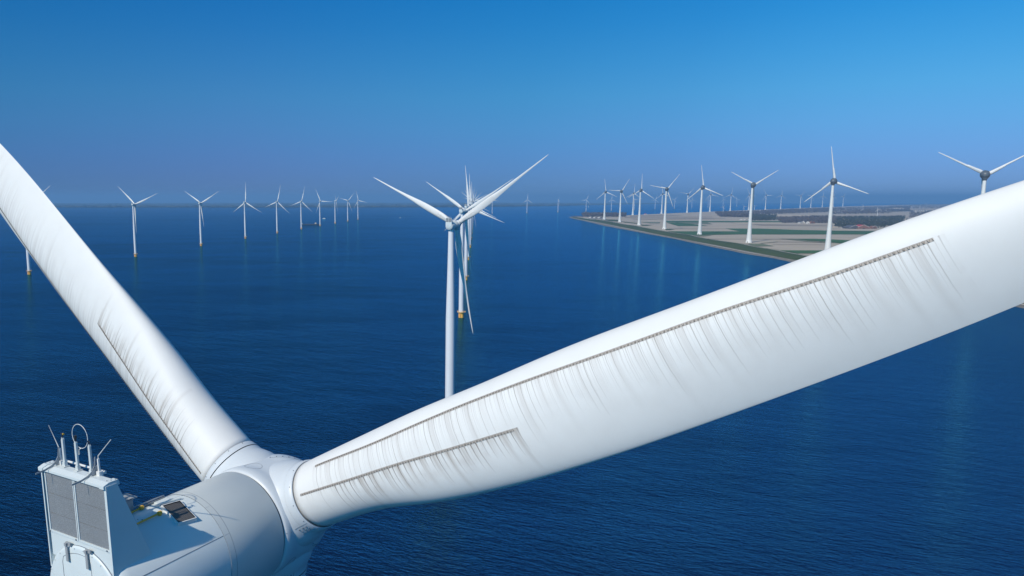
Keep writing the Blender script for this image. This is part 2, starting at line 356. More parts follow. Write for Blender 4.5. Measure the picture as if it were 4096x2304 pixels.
# ------------------------------------------------------------------ the near turbine
NY, NT, NP = 33.48, 1.845, -56.94
HUB = Vector((-5.1018, 28.829, 94.115))
yw = R_(NY); n_h = Vector((math.sin(yw), math.cos(yw), 0))
T = Matrix.Rotation(R_(NT), 3, 'X')
base = HUB-n_h*5.3; hz = HUB.z
near = empty('offshore_wind_turbine', (base.x, base.y, 0), -yw)
tag(near, 'huge white foreground wind turbine seen from behind its nacelle and rooftop radiator box', 'wind turbine')
hl = (0, 5.3, hz)
for nm in ('foundation', 'platform', 'tower', 'boat_ladder'): link(nm, ME[nm], near)
W, CA, GR, SP = M['white'], M['canopy'], M['grey'], M['spinner']
# generator drum
mb = MB(); mb.lathe([(-3.6, 1.985), (-1.42, 1.985), (-1.405, 1.975), (-1.405, 1.93)], 128, 'y'); mb.lathe([(-3.845, 1.93), (-3.845, 1.984)], 128, 'y', 1, smooth=False); mb.lathe([(-3.845, 1.984), (-3.6, 1.985)], 128, 'y', 0)
strip_ring(mb, -3.612, 1.983, .014, .003, 1, 128); mb.lathe([(-1.405, 1.93), (-1.33, 1.93)], 128, 'y', 2)
for aa in (R_(62), R_(30)):   # short joints between the two rings
    c = Vector((math.cos(aa), 0, math.sin(aa))); mb.tube([c*1.981+Vector((0, -3.82, 0)), c*1.981+Vector((0, -3.62, 0))], .006, 4, 1)
mb.build('generator', [GR, M['seam'], M['dark']], near, hl, T)
# canopy
mb = MB(); mb.lathe([(-7.62, 0), (-7.62, 1.78), (-7.60, 1.84), (-7.5, 1.91), (-7.3, 1.955), (-3.846, 1.962)], 128, 'y')
for aa in (R_(30.3), R_(149.7)):
    c = Vector((math.cos(aa), 0, math.sin(aa))); mb.tube([c*1.958+Vector((0, -7.45, 0)), c*1.960+Vector((0, -3.87, 0))], .011, 4, 1)

mb.lathe([(-OV-.001, 0), (-OV, 0)], 8, 'y')
mb.tube([(0, -OV+.0, -1.2), (0, -OV, -2.05), (0, -OV, -2.3)], [1.5, 1.42, 1.38], 32)
for i in range(5):  # small fittings on the roof
    mb.tube([(-.05+.12*i, -6.0+.07*i, 1.93), (-.05+.12*i, -6.0+.07*i, 1.955)], .02, 6, 1)
nac = mb.build('nacelle', [CA, M['seam']], near, hl, T)
# rear cover disc with bolts, door outline and hinges
mb = MB(); mb.lathe([(-7.74, 0), (-7.74, 1.66), (-7.725, 1.72), (-7.69, 1.75), (-7.61, 1.76)], 96, 'y')
mb.lathe([(-7.69, 1.751), (-7.66, 1.756)], 96, 'y', 1)
for k in range(26):
    a = 2*pi*k/26+.05; c = Vector((math.cos(a)*1.68, -7.735, math.sin(a)*1.68)); mb.tube([c, c+Vector((0, -.02, 0))], .022, 6, 0)
rc = mb.build('rear_cover', [CA, M['seam']], near, hl, T)
mb = MB(); pts = []
arc = [(-.92, -.9), (-.92, .6), (-.90, 1.18), (-.82, 1.3)]
for i in range(9): a = R_(118-i*7); arc.append((1.56*math.cos(a), 1.56*math.sin(a)))
arc = [(-.92, -.9), (-.92, 1.1), (-.86, 1.27)]+[(1.53*math.cos(R_(a)), 1.53*math.sin(R_(a))) for a in range(118, 74, -6)]+[(.43, 1.36), (.44, 1.0), (.44, -.9)]
mb.tube([(p[0], -7.742, p[1]) for p in arc], .009, 4); mb.build('access_door', M['seam'], rc)
for x in (-.57, .36):
    mb = MB(); mb.box((x, -7.80, 1.47), (.10, .03, .52)); mb.box((x+.05, -7.76, 1.75), (.22, .05, .10)); mb.box((x, -7.80, 1.74), (.09, .09, .09)); mb.build('hinge', M['galv'], rc)
# cooler box
cool = MB()
cool.prism([(-7.66, 1.15), (-7.66, 1.9), (-7.0, 1.9), (-6.35, 1.15), (-6.35, .9), (-7.4, .9)], 0, -1.50, 1.36)
cool.prism([(-7.72, .75), (-7.72, 3.86), (-7.36, 3.86), (-6.2, .82), (-6.2, .6)], 0, 1.36, 1.42)
cool.prism([(-7.70, .75), (-7.70, 3.84), (-7.36, 3.84), (-6.2, .82), (-6.2, .6)], 0, -1.62, -1.57)
cool.prism([(-7.36, 3.80), (-6.25, .9), (-6.30, .9), (-7.40, 3.80)], 0, -1.57, 1.36)        # sloping front sheet
cool.prism([(-7.50, 3.82), (-7.50, 1.9), (-7.46, 1.9), (-7.46, 3.82)], 0, -1.57, 1.36, 1)     # dark core behind the grilles
for x, w in ((-1.44, .05), (-.08, .11), (1.325, .06)): cool.box((x, -7.665, 2.86), (w, .07, 1.9))
cool.box((-.06, -7.665, 1.93), (2.82, .075, .06))
cool.box((-.08, -7.705, 2.86), (.012, .012, 1.86), m=2)
for x in (-1.44, -.2, 1.2): cool.box((x, -7.71, 1.93), (.05, .03, .04), m=2)
cl = cool.build('cooler', [CA, M['dark'], M['seam']], near, hl, T)
for x0, x1 in ((-1.415, -.14), (-.02, 1.295)):
    mb = MB()
    for z0, z1 in ((1.965, 2.50), (2.512, 3.12), (3.132, 3.80)): mb.box(((x0+x1)/2, -7.66, (z0+z1)/2), (x1-x0, .03, z1-z0))
    mb.build('grille_panel', M['grille'], cl)
# top beam: a chamfered white box with end caps
mb = MB(); mb.prism([(-7.76, 3.80), (-7.76, 3.87), (-7.58, 3.93), (-7.34, 3.93), (-7.30, 3.85), (-7.30, 3.80)], 0, -1.60, 1.32)
for x in (-1.52, 1.30):
    mb.prism([(-7.78, 3.79), (-7.78, 3.885), (-7.60, 3.945), (-7.30, 3.945), (-7.26, 3.86), (-7.26, 3.79)], 0, x-.1, x+.1, 0)
    for i in range(3): mb.tube([(x-.05+.05*i, -7.55+.1*i, 3.94), (x-.05+.05*i, -7.55+.1*i, 3.96)], .016, 6, 1)
mb.build('top_beam', [CA, M['seam']], cl)
# masts, rods, ring, arms, rail
def mast(x, kind):
    mb = MB(); mb.prism([(x-.04, 4.0), (x-.04, 4.74), (x, 4.82), (x+.04, 4.76), (x+.04, 4.0)], 1, -7.43, -7.37)
    mb.prism([(x-.075, 3.93), (x-.045, 4.08), (x+.045, 4.08), (x+.075, 3.93)], 1, -7.45, -7.35); mb.box((x, -7.41, 3.945), (.20, .20, .02))
    o = mb.build('sensor_mast', M['generator'] if 'generator' in M else GR, near, hl, T)
    mb = MB()
    if kind == 0: mb.tube([(x, -7.4, 4.8), (x, -7.4, 4.92)], .018, 6); mb.tube([(x-.05, -7.4, 4.92), (x+.05, -7.4, 4.92)], .02, 6); mb.tube([(x+.05, -7.4, 4.92), (x+.075, -7.4, 4.92)], .03, 8, 1)
    elif kind == 1: mb.tube([(x, -7.4, 4.8), (x, -7.4, 4.88)], .03, 8); mb.tube([(x, -7.4, 4.88), (x, -7.4, 4.97)], .042, 8)
    else: mb.tube([(x, -7.4, 4.79), (x, -7.4, 4.88)], .015, 6); mb.tube([(x-.06, -7.4, 4.88), (x+.04, -7.4, 4.90)], .012, 5); mb.box((x-.05, -7.4, 4.885), (.05, .01, .04))
    mb.build('wind_sensor', [M['dark'], M['yell2']], o); return o
mast(-.85, 0); mast(-.24, 1); mast(.385, 2)
mb = MB(); cx, cz, rr = -.10, 4.95, .352
mb.tube([(cx+rr*math.cos(a), -7.34, cz+rr*1.0*math.sin(a)) for a in np.linspace(-pi/2-.35, 1.5*pi-.35, 40)], .0095, 6)
mb.tube([(cx-.0, -7.34, cz-rr), (cx-.08, -7.35, cz-rr-.05), (cx-.08, -7.36, cz-rr-.2)], .014, 6); mb.build('lightning_ring', W, near, hl, T)
for pts in ([(-1.19, -7.35, 3.9), (-1.17, -7.35, 4.46), (-1.60, -7.32, 5.04)], [(.60, -7.30, 3.95), (.60, -7.30, 4.48), (1.24, -7.30, 5.06)]):
    mb = MB(); mb.tube(pts, [.015, .014, .010], 8)
    x = pts[0][0]; mb.box((x+.05, -7.33, 3.98), (.14, .13, .14)); mb.box((x+.035, -7.33, 4.2), (.05, .05, .42))
    mb.build('lightning_rod', W, near, hl, T)
for x in (-1.15, .53):     # curved flat arms reaching out over the back
    c = [(-8.15, 3.86), (-7.85, 3.88), (-7.6, 3.93), (-7.45, 4.02), (-7.36, 4.18), (-7.33, 4.45)]; d = [(-7.37, 4.46), (-7.41, 4.20), (-7.50, 4.07), (-7.64, 3.985), (-7.86, 3.93), (-8.15, 3.905)]
    mb = MB(); mb.prism(c+d, 0, x-.009, x+.009); mb.prism([(-7.5, 3.94), (-7.5, 4.03), (-7.30, 4.20), (-7.26, 3.94)], 0, x-.018, x+.018)
    mb.build('light_arm', M['galv'], near, hl, T)
mb = MB(); mb.tube([(-1.25, -7.12, 3.95), (.62, -7.12, 3.95)], .035, 8)
for x in (-1.2, .58): mb.box((x, -7.2, 3.93), (.07, .22, .06))
mb.build('handrail', W, near, hl, T)
# roof hatch and fittings
def on_roof(a, s, h=0.):
    z = math.sqrt(1.957**2-s*s); nn = Vector((s, 0, z)).normalized(); return Vector((s, a, z))+nn*h, nn
ang = math.asin(.68/1.957); RH = Matrix.Rotation(ang, 3, 'Y') @ Matrix.Rotation(R_(-9), 3, 'Z')
p, nn = on_roof(-4.70, .68, .05)
def rot_mb(mb, R, c): mb.v = [tuple(R @ Vector(v)+c) for v in mb.v]
mb = MB(); 
def frame(mb, w, h, b, z0, z1, m=0):
    mb.box((0, h/2, (z0+z1)/2), (w+b, b, z1-z0), m=m); mb.box((0, -h/2, (z0+z1)/2), (w+b, b, z1-z0), m=m); mb.box((w/2, 0, (z0+z1)/2), (b, h-b, z1-z0), m=m); mb.box((-w/2, 0, (z0+z1)/2), (b, h-b, z1-z0), m=m)
frame(mb, .95, .64, .035, -.13, .02); rot_mb(mb, RH, p); ho = mb.build('roof_hatch', W, near, hl, T)
mb = MB(); mb.box((0, 0, -.012), (.915, .605, .04)); o = mb.build('hatch_grating', M['hatch'], ho); o.location = p; o.rotation_euler = RH.to_euler()
mb = MB(); frame(mb, .90, .59, .018, .0, .026); rot_mb(mb, RH, p); mb.build('hatch_gasket', M['dark'], ho)
mb = MB(); q, _ = on_roof(-4.1, .12, .06); q2, _ = on_roof(-4.95, -.12, .06)
mb.tube([q, q2], .035, 8); q3, _ = on_roof(-4.5, -.25, .03); mb.box(q3, (.3, .5, .05), Matrix.Rotation(-.1, 3, 'Y')); mb.build('safety_rail', CA, near, hl, T)
mb = MB(); q, nn = on_roof(-4.75, -.72, .10); mb.box(q, (.5, 1.05, .03), Matrix.Rotation(-.42, 3, 'Y')); mb.box(q+Vector((.24, 0, .03)), (.03, 1.05, .06)); mb.build('hatch_lid', M['galv'], near, hl, T)
mb = MB(); q, _ = on_roof(-5.75, -.45, .22); mb.box(q, (.05, .55, .5)); mb.box(q+Vector((-.25, .1, .22)), (.55, .7, .03)); mb.build('winch_bracket', M['galv'], near, hl, T)
for a0, s0, a1, s1 in ((-6.15, .44, -5.22, .42), (-5.75, -.35, -5.25, -.36)):
    mb = MB(); q, _ = on_roof(a0, s0, .05); q2, _ = on_roof(a1, s1, .07); mb.tube([q, q2], .03, 8); mb.tube([q2-Vector((0, .07, 0)), q2+Vector((0, .05, 0))], .065, 10); mb.tube([q2-Vector((0, 0, .08)), q2+Vector((0, 0, .06))], .05, 8); mb.build('anchor_bar', M['yell2'], near, hl, T)
# spinner
mb = MB(); mb.lathe([(-1.335, 1.80)]+[(hint(t, [q[0] for q in SPIN[1:]], [q[1] for q in SPIN[1:]])[0]*0+t, max(0., hint(t, [q[0] for q in SPIN[1:]], [q[1] for q in SPIN[1:]])[0])) for t in np.linspace(-1.33, 2.42, 40)], 128, 'y')
def spin_r(a): return hint(a, [q[0] for q in SPIN[1:]], [q[1] for q in SPIN[1:]])[0]
def on_spin(a, th, h=.003): r = spin_r(a)+h; return Vector((r*math.cos(th), a, r*math.sin(th)))
for th0 in (R_(90), R_(90-133), R_(90+122)):       # oval cover outlines
    mb.tube([on_spin(-.68+.28*math.cos(t), th0+.17*math.sin(t), .001) for t in np.linspace(0, 2*pi, 40)], .0065, 4, 1)
for th0 in (R_(62), R_(62-120), R_(62+120)):         # bolted seams of the dome
    pts = [on_spin(-.55+.0*t, th0+.0*t, .001) for t in (0,)]
    mb.tube([on_spin(a, th0+.62-.40*a, .001) for a in np.linspace(.25, 1.3, 14)], .007, 4, 1)
    for a in np.linspace(.3, 1.2, 6):
        p0 = on_spin(a, th0+.66-.40*a, 0); p1 = on_spin(a, th0+.66-.40*a, .02); mb.tube([p0, p1], .02, 6, 1)
mb.tube([on_spin(-1.3, R_(4), .002), on_spin(-1.05, R_(3), .002)], .008, 4, 1)
mb.box(on_spin(-.25, R_(66), .003), (.16, .11, .012), Matrix.Rotation(R_(24), 3, 'Y'), 3); mb.box(on_spin(-.28, R_(68), .008), (.05, .05, .012), Matrix.Rotation(R_(22), 3, 'Y'), 2)
sp = mb.build('hub', [SP, M['seam'], M['teal'], W], near, hl, T)
for k in range(3):
    Mx = T @ Matrix.Rotation(R_(NP+120*k), 3, 'Y')
    b = link('blade', ME['blade_near'], near, hl, Mx)
    c = link('blade_collar', ME['collar_right' if k == 1 else 'collar_near'], b)
    if k == 0:
        s1 = vg_strip(3.5, 22.5, VG1K, VG1).mesh('vortex_strip', M['strip'], M['fin']); s2 = vg_strip(2.8, 11.0, VG2K, VG2).mesh('vortex_strip', M['strip'], M['fin'])
    link('vortex_strip', s1, b); link('vortex_strip', s2, b)
# ------------------------------------------------------------------ the other sea turbines  (x, y, yaw, phase)
def hubclear(): pass
a = R_(30.6); hx, hy = 22.7, 391.9
sea_turbine(hx-OV*math.sin(a), hy-OV*math.cos(a), 30.6, -65.5, 'tallest white sea turbine in mid picture, its lower blade shaded beside the tower', 'wind turbine', 'sea turbines of the middle row', 'mid', tilt=3.9)
LT = [(-529.8, 1152.1, 29, 58, 'white sea turbine hidden by the big left blade, only foot and one tip showing'),
(-496.6, 1506.2, 24, 68, 'white sea turbine right of the big left blade, largest fully visible of its row'),
(-462.1, 1848.7, 22, 60, 'second fully visible white sea turbine of the left row, two blades spread in a V'),
(-429.6, 2189.4, 24, 0, 'third fully visible white sea turbine of the left row, one blade straight up'),
(-399.8, 2533.9, 26, 12, 'fourth fully visible white sea turbine of the left row, top blade leaning slightly right'),
(-368.4, 2864.4, 26, 13, 'white sea turbine of the left row standing just left of the dark cargo ship'),
(-338.7, 3195.2, 29, 92, 'white sea turbine of the left row standing just right of the dark cargo ship'),
(-308.5, 3514.9, 75, 64, 'white sea turbine of the left row turned side-on so its rotor looks narrow'),
(-279.9, 3850.3, 32, 42, 'last but one white sea turbine of the left row, blade pointing up right'),
(-250.6, 4151.0, 32, 101, 'smallest and farthest white sea turbine at the right end of the left row')]
for x, y, w, p, l in LT: sea_turbine(x, y, w, p, l, 'wind turbine', 'sea turbines of the left row')
MT = [(47.3, 730.8, 38, 59, 'white sea turbine right behind the tall middle one, broad yellow foot in view'),
(75.0, 1073.3, 35, 112, 'third white sea turbine of the middle row, top blade the tallest spike there'),
(103.8, 1429.4, 35, 115, 'fourth white sea turbine of the middle row, yellow foot showing right of the third tower'),
(133.6, 1791.7, 102, 58, 'fifth white sea turbine of the middle row, turned edge-on with a dark upper blade'),
(160.5, 2129.3, 35, 115, 'sixth white sea turbine of the middle row, blade straight up in the cluster'),
(188.3, 2474.7, 38, 64, 'seventh white sea turbine of the middle row, blades up left and up right'),
(216.3, 2820.5, 32, 78, 'eighth white sea turbine of the middle row, blade tip up left behind the cluster'),
(244.2, 3166.3, 32, 2, 'ninth white sea turbine of the middle row, blade upright behind the cluster'),
(272.3, 3514.9, 29, 45, 'tenth white sea turbine of the middle row, blade reaching up right behind the cluster'),
(300.6, 3863.0, 32, 18, 'farthest white sea turbine of the middle row, deep behind the cluster')]
for x, y, w, p, l in MT: sea_turbine(x, y, w, p, l, 'wind turbine', 'sea turbines of the middle row')
GT = [(571.9, 5684.2, 35, 99, 'far white sea turbine partly behind the right blade of the tall middle turbine'),
(858.5, 6030.9, 35, 1, 'far white sea turbine alone on the sea, one blade straight up'),
(1142.7, 6365.2, 93, 49, 'far white sea turbine turned edge-on, blades looking like a narrow hook'),
(1465.6, 6874.8, 32, 21, 'far white sea turbine standing beyond the wooded tip of the land'),
(1792.1, 7364.5, 35, 117, 'far white sea turbine just right of the first land turbine from the tip'),
(2114.3, 7805.9, 38, 82, 'far white sea turbine close behind the first slim land turbine'),
(2487.8, 8410., 38, 15, 'far white sea turbine beyond the land, left of the second slim land turbine'),
(2824.4, 8857.8, 38, 39, 'far white sea turbine with raised V blades, right of the fourth big land turbine'),
(3225.7, 9493., 35, 108, 'far white sea turbine beyond the land, right of the third slim land turbine'),
(3619.8, 10078.7, 38, 9, 'far white sea turbine beyond the land, left of the fourth slim land turbine'),
(3950.1, 10474., 35, 101, 'far white sea turbine right above a small red-footed turbine'),
(4305.8, 10941.6, 35, 96, 'farthest white sea turbine beyond the land, left of the V-bladed land turbine')]
for x, y, w, p, l in GT: sea_turbine(x, y, w, p, l, 'wind turbine', 'far sea turbines beyond the land', 'tiny')
# ------------------------------------------------------------------ land turbines (flared concrete tower, dark egg nacelle, wide blade roots)
def eblade():
    K = [2.6, 4.2, 6, 9, 14, 20, 24, 24.6, 34, 48, 60, 63.5]; c = [3.2, 4.6, 5.2, 4.9, 4.3, 3.7, 3.3, 2.7, 2.3, 1.7, 1.1, .5]; ll = [1.5, 1.55, 1.5, 1.4, 1.25, 1.1, 1.0, 1.0, .8, .6, .4, .15]
    V = []; n = 7
    for r, ch, l in zip(K, c, ll):
        th = max(.12, 2.4*(1-r/50)) if r < 48 else .12
        xs = [l, l-.25*ch, l-.7*ch, l-ch, l-.7*ch, l-.25*ch]; ys = [0, th*.5, th*.32, 0, -th*.22, -th*.4]; tw = .32*(1-r/64)
        for x, yv in zip(xs, ys): V.append((-(x*math.cos(tw)+yv*math.sin(tw)), x*math.sin(tw)-yv*math.cos(tw)+.02*r, r))
    m = 6; fs = []
    for i in range(len(K)-1):
        for k in range(m): fs.append((i*m+k, (i+1)*m+k, (i+1)*m+(k+1) % m, i*m+(k+1) % m))
    fs += [tuple(range(m)), tuple((len(K)-1)*m+k for k in range(m))[::-1]]
    mb = MB(); mb.add(V, fs, 0, True)
    # dark joint and rows of dirt edges on the root segment
    def P(r, x, h=.06):
        i = max(j for j in range(len(K)) if K[j] <= r); i = min(i, len(K)-2); t = (r-K[i])/(K[i+1]-K[i]); ch = c[i]+(c[i+1]-c[i])*t; l = ll[i]+(ll[i+1]-ll[i])*t; th = max(.12, 2.4*(1-r/50))
        X = l-x*ch; yv = np.interp(x, [0, .25, .7, 1], [0, th*.5, th*.32, 0])+h; tw = .32*(1-r/64); return (-(X*math.cos(tw)+yv*math.sin(tw)), X*math.sin(tw)-yv*math.cos(tw)+.02*r, r)
    mb.add([P(24.0, .1), P(24.5, .12), P(24.6, .95), P(24.0, .9)], [(0, 1, 2, 3)], 1)
    for r in np.arange(7, 23, 1.6): mb.add([P(r, .50), P(r+.9, .49), P(r+.9, .53), P(r, .54)], [(0, 1, 2, 3)], 1)
    return mb.mesh('land_blade', M['white'], M['seam'])
ME['eblade'] = eblade()
mb = MB(); mb.lathe([(-1, 7.0), (.6, 7.0), (.7, 6.6), (8, 5.9), (20, 5.0), (36, 4.2), (56, 3.55), (80, 3.0), (105, 2.55), (127, 2.1)], 28)
mb.box((-6.9, 0, 1.3), (1.2, 1.6, 2.8), m=1); mb.box((0, -6.9, 1.8), (1.2, .9, 2.6), m=2)
ME['etower'] = mb.mesh('land_tower', M['etower'], M['pale'], M['glass'])
mb = MB(); mb.lathe([(-11.2, 0), (-11.1, 1.4), (-10.3, 3.0), (-8.6, 4.4), (-6.2, 5.4), (-3.6, 5.9), (-2.2, 5.95)], 28, 'y'); mb.tube([(0, -7.5, -8.6), (0, -7.5, -6.6), (0, -7.5, -3.)], [2.2, 2.5, 4.3], 20); mb.box((0, -9, 5.0), (.5, .5, 1.2)); mb.box((-1, -7.4, 5.6), (.4, .4, 1.4))
ME['enac'] = mb.mesh('egg_nacelle', M['hubgrey'])
mb = MB(); mb.lathe([(-2.1, 5.6), (-2., 5.85), (0, 5.6), (2.5, 4.6), (4.6, 3.0), (6.0, 1.3), (6.4, 0)], 28, 'y'); ME['ehub'] = mb.mesh('egg_hub', M['hubgrey'])
def land_turbine(x, y, yaw, ph, label, group):
    root = empty('land_wind_turbine', (x, y, gz(x, y, 1.5)), -R_(yaw)); tag(root, label, 'wind turbine', group)
    link('tower', ME['etower'], root); T = Matrix.Rotation(R_(4), 3, 'X'); hl = (0, 7.5, 135)
    link('nacelle', ME['enac'], root, hl, T); link('hub', ME['ehub'], root, hl, T)
    for k in range(3): link('blade', ME['eblade'], root, hl, T @ Matrix.Rotation(R_(ph+120*k), 3, 'Y'))
ET = [(962.7, 4088.8, 35, 113, 'big land turbine beside the white roofed sheds at the wooded tip'),
(937.1, 3687.8, 38, 34, 'big land turbine, second from the wooded tip, one blade level to the left'),
(900.3, 3245.3, 41, 2, 'big land turbine, third from the wooded tip, one blade straight up'),
(869.9, 2822.3, 40, 41, 'big land turbine, fourth from the wooded tip, long blade up right'),
(840.9, 2396.6, 42, 113, 'big land turbine, fifth from the wooded tip, top blade upright'),
(806.4, 1962.7, 44, 59, 'big land turbine with raised V blades, its lower blade shaded behind the tower'),
(783., 1545.1, 38, 112, 'biggest land turbine, round dark head, its foot hidden by the huge right blade'),
(767.7, 1117.3, 33, 59, 'land turbine at the right picture edge, dark egg-shaped head above the huge blade')]
for x, y, w, p, l in ET: land_turbine(x, y, w, p, l, 'land turbines along the near dike')
FT = [(1425., 5288.9, 38, 4, 'slim distant land turbine between the second and third big ones, nearest of its row'),
(1733.6, 5704.8, 35, 112, 'second slim distant land turbine, just left of the fourth big tower'),
(2052.6, 6138.1, 35, 43, 'third slim distant land turbine of the far row, blade level to the left'),
(2384.5, 6593.6, 35, 106, 'fourth slim distant land turbine of the far row, right of the fifth big one'),
(2716., 7036.1, 38, 9, 'fifth slim distant land turbine of the far row, behind the dark wood'),
(3051., 7478., 38, 99, 'sixth slim distant land turbine of the far row, half behind the V-bladed tower'),
(3376.4, 7888.3, 35, 95, 'seventh slim distant land turbine of the far row, blade level to the right'),
(3763.7, 8434., 38, 7, 'eighth slim distant land turbine of the far row, blade nearly upright'),
(4250, 9050, 35, 39, 'ninth slim distant land turbine of the far row, blade level to the left'),
(4554.4, 9443.5, 37, 37, 'tenth slim distant land turbine, crossed by the left blade of the biggest one'),
(5041.8, 10163.6, 35, 2, 'eleventh slim distant land turbine, blade upright, left of the biggest tower'),
(5437.6, 10682.9, 37, 16, 'twelfth slim distant land turbine, mostly behind the biggest tower'),
(5886., 11305.3, 35, 22, 'thirteenth and last slim distant land turbine, right of the biggest tower')]
for x, y, w, p, l in FT: land_turbine(x, y, w, p, l, 'distant land turbines on the far shore')
# small old turbines
mb = MB(); mb.lathe([(-1, 1.7), (6, 1.6), (44.5, .95)], 16); ME['stower'] = mb.mesh('small_tower', M['white'])
mb = MB(); mb.lathe([(-1.1, 1.9), (1.6, 1.85), (1.6, 1.6)], 16); ME['sfoot'] = mb.mesh('red_foot', M['red'])
mb = MB(); mb.prism([(-4.5, -1.1), (-4.5, .9), (-3.9, 1.3), (1.2, 1.3), (1.2, -1.2)], 0, -1.2, 1.2); ME['snac'] = mb.mesh('small_nacelle', M['white'])
mb = MB(); mb.lathe([(1.2, 1.1), (2.2, .9), (2.9, .3), (3., 0)], 12, 'y'); ME['shub'] = mb.mesh('small_hub', M['white'])
mb = MB(); V = []
for r, ch in ((1, 1.0), (4, 1.9), (8, 1.6), (15, 1.0), (21, .4)): V += [(-.5, 2, r), (-.5+ch*.4, 2-.3, r), (-.5+ch, 2, r), (-.5+ch*.4, 2+.2, r)]
mb.add(V, [(i*4+k, (i+1)*4+k, (i+1)*4+(k+1) % 4, i*4+(k+1) % 4) for i in range(4) for k in range(4)]+[(16, 17, 18, 19)], 0, True); ME['sblade'] = mb.mesh('small_blade', M['white'])
for x, y, w, p, red, l in [(2121.6, 5617.2, 32, 24, 1, 'small old turbine with red foot above the left end of the dark wood'),
(2421., 6015.6, 32, 88, 1, 'small old turbine with red foot left of the V-bladed turbine\'s tower'),
(2637.4, 6354.3, 32, 69, 1, 'small old turbine peeking out right of the V-bladed turbine\'s tower'),
(4190., 7688.7, 35, 34, 0, 'small white turbine among the far trees right of the biggest tower'),
(2512.4, 4462.3, 32, 97, 0, 'small white turbine standing above the trees behind the farmyard'),
(7304.1, 11776.1, 32, 17, 0, 'tiny faint turbine on the horizon above the huge right blade')]:
    root = empty('small_wind_turbine', (x, y, gz(x, y, 1.5)), -R_(w)); tag(root, l, 'wind turbine', 'small old land turbines')
    link('tower', ME['stower'], root); hl = (0, 1.5, 45.5); T = Matrix.Rotation(R_(4), 3, 'X'); link('nacelle', ME['snac'], root, hl, T); link('hub', ME['shub'], root, hl, T)
    if red: link('foot_band', ME['sfoot'], root)
    for k in range(3): link('blade', ME['sblade'], root, hl, T @ Matrix.Rotation(R_(p+120*k), 3, 'Y'))
# ------------------------------------------------------------------ sea
def sea_material():
    m, nt, b = new_mat('lake_water'); L = nt.links; g = N(nt, 'ShaderNodeNewGeometry'); P = g.outputs['Position']
    def mapped(rot, sc):
        mp = N(nt, 'ShaderNodeMapping'); mp.vector_type = 'TEXTURE'; mp.inputs['Rotation'].default_value = (0, 0, rot); mp.inputs['Scale'].default_value = sc; L.new(P, mp.inputs[0]); return mp.outputs[0]
    w1 = noise(nt, mapped(R_(-24), (4.6, 1.7, 1)), 1., 5, .6)       # wind chop, crests across the wind
    w2 = noise(nt, mapped(R_(-46), (2.4, 1.0, 1)), 1., 4, .6)
    w3 = noise(nt, mapped(R_(-33), (19, 8, 1)), 1., 3, .55)
    gust = noise(nt, mapped(R_(10), (520, 170, 1)), 1., 4, .55)
    gust2 = noise(nt, mapped(R_(-10), (90, 34, 1)), 1., 4, .6)
    gm = math_(nt, 'ADD', math_(nt, 'MULTIPLY', gust, 1.0), math_(nt, 'MULTIPLY', gust2, .7))
    st = math_(nt, 'MULTIPLY', math_(nt, 'SUBTRACT', gm, .55), 2.3, None, True)
    hgt = math_(nt, 'ADD', math_(nt, 'ADD', math_(nt, 'MULTIPLY', w1, .88), math_(nt, 'MULTIPLY', w2, .40)), math_(nt, 'MULTIPLY', w3, 1.1))
    bp = N(nt, 'ShaderNodeBump'); bp.inputs['Distance'].default_value = 1.; L.new(hgt, bp.inputs['Height'])
    L.new(math_(nt, 'ADD', .55, math_(nt, 'MULTIPLY', st, .45)), bp.inputs['Strength'])
    body = mixc(nt, st, (.0003, .0012, .005), (.0004, .002, .009))
    # brighter reflected light towards the right, painted into the water colour
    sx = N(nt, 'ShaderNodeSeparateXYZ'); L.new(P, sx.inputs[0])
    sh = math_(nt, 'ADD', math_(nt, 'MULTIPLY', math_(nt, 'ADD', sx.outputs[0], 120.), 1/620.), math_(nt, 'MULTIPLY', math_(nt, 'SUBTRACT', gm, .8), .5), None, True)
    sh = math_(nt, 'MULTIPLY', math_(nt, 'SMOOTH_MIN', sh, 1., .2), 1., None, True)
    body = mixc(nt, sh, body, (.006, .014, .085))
    df = N(nt, 'ShaderNodeBsdfDiffuse'); L.new(body, df.inputs[0])
    gl = N(nt, 'ShaderNodeBsdfGlossy'); gl.inputs['Color'].default_value = (.11, .54, .77, 1); gl.inputs['Roughness'].default_value = .05; L.new(bp.outputs[0], gl.inputs['Normal'])
    fr = N(nt, 'ShaderNodeFresnel'); fr.inputs[0].default_value = 1.333; L.new(bp.outputs[0], fr.inputs['Normal'])
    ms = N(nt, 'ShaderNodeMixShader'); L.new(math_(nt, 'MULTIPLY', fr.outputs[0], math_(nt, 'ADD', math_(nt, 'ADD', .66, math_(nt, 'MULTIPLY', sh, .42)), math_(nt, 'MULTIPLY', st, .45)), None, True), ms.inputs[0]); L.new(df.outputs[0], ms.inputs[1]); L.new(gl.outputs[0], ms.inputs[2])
    L.new(ms.outputs[0], nt.nodes['Material Output'].inputs[0]); nt.nodes.remove(b)
    return m
mb = MB(); rad = [0]+list(np.geomspace(60, 46000, 60)); na = 180; vs = []; fs = []
for r in rad:
    for k in range(na):
        a = 2*pi*k/na; x, y = r*math.sin(a), r*math.cos(a); vs.append((x, y, gz(x, y)))
for i in range(len(rad)-1):
    for k in range(na): fs.append((i*na+k, i*na+(k+1) % na, (i+1)*na+(k+1) % na, (i+1)*na+k)[::-1])
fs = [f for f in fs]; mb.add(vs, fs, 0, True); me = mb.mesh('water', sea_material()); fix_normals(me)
if me.polygons[200].normal.z < 0: me.flip_normals()
tag(link('water', me), kind='structure')
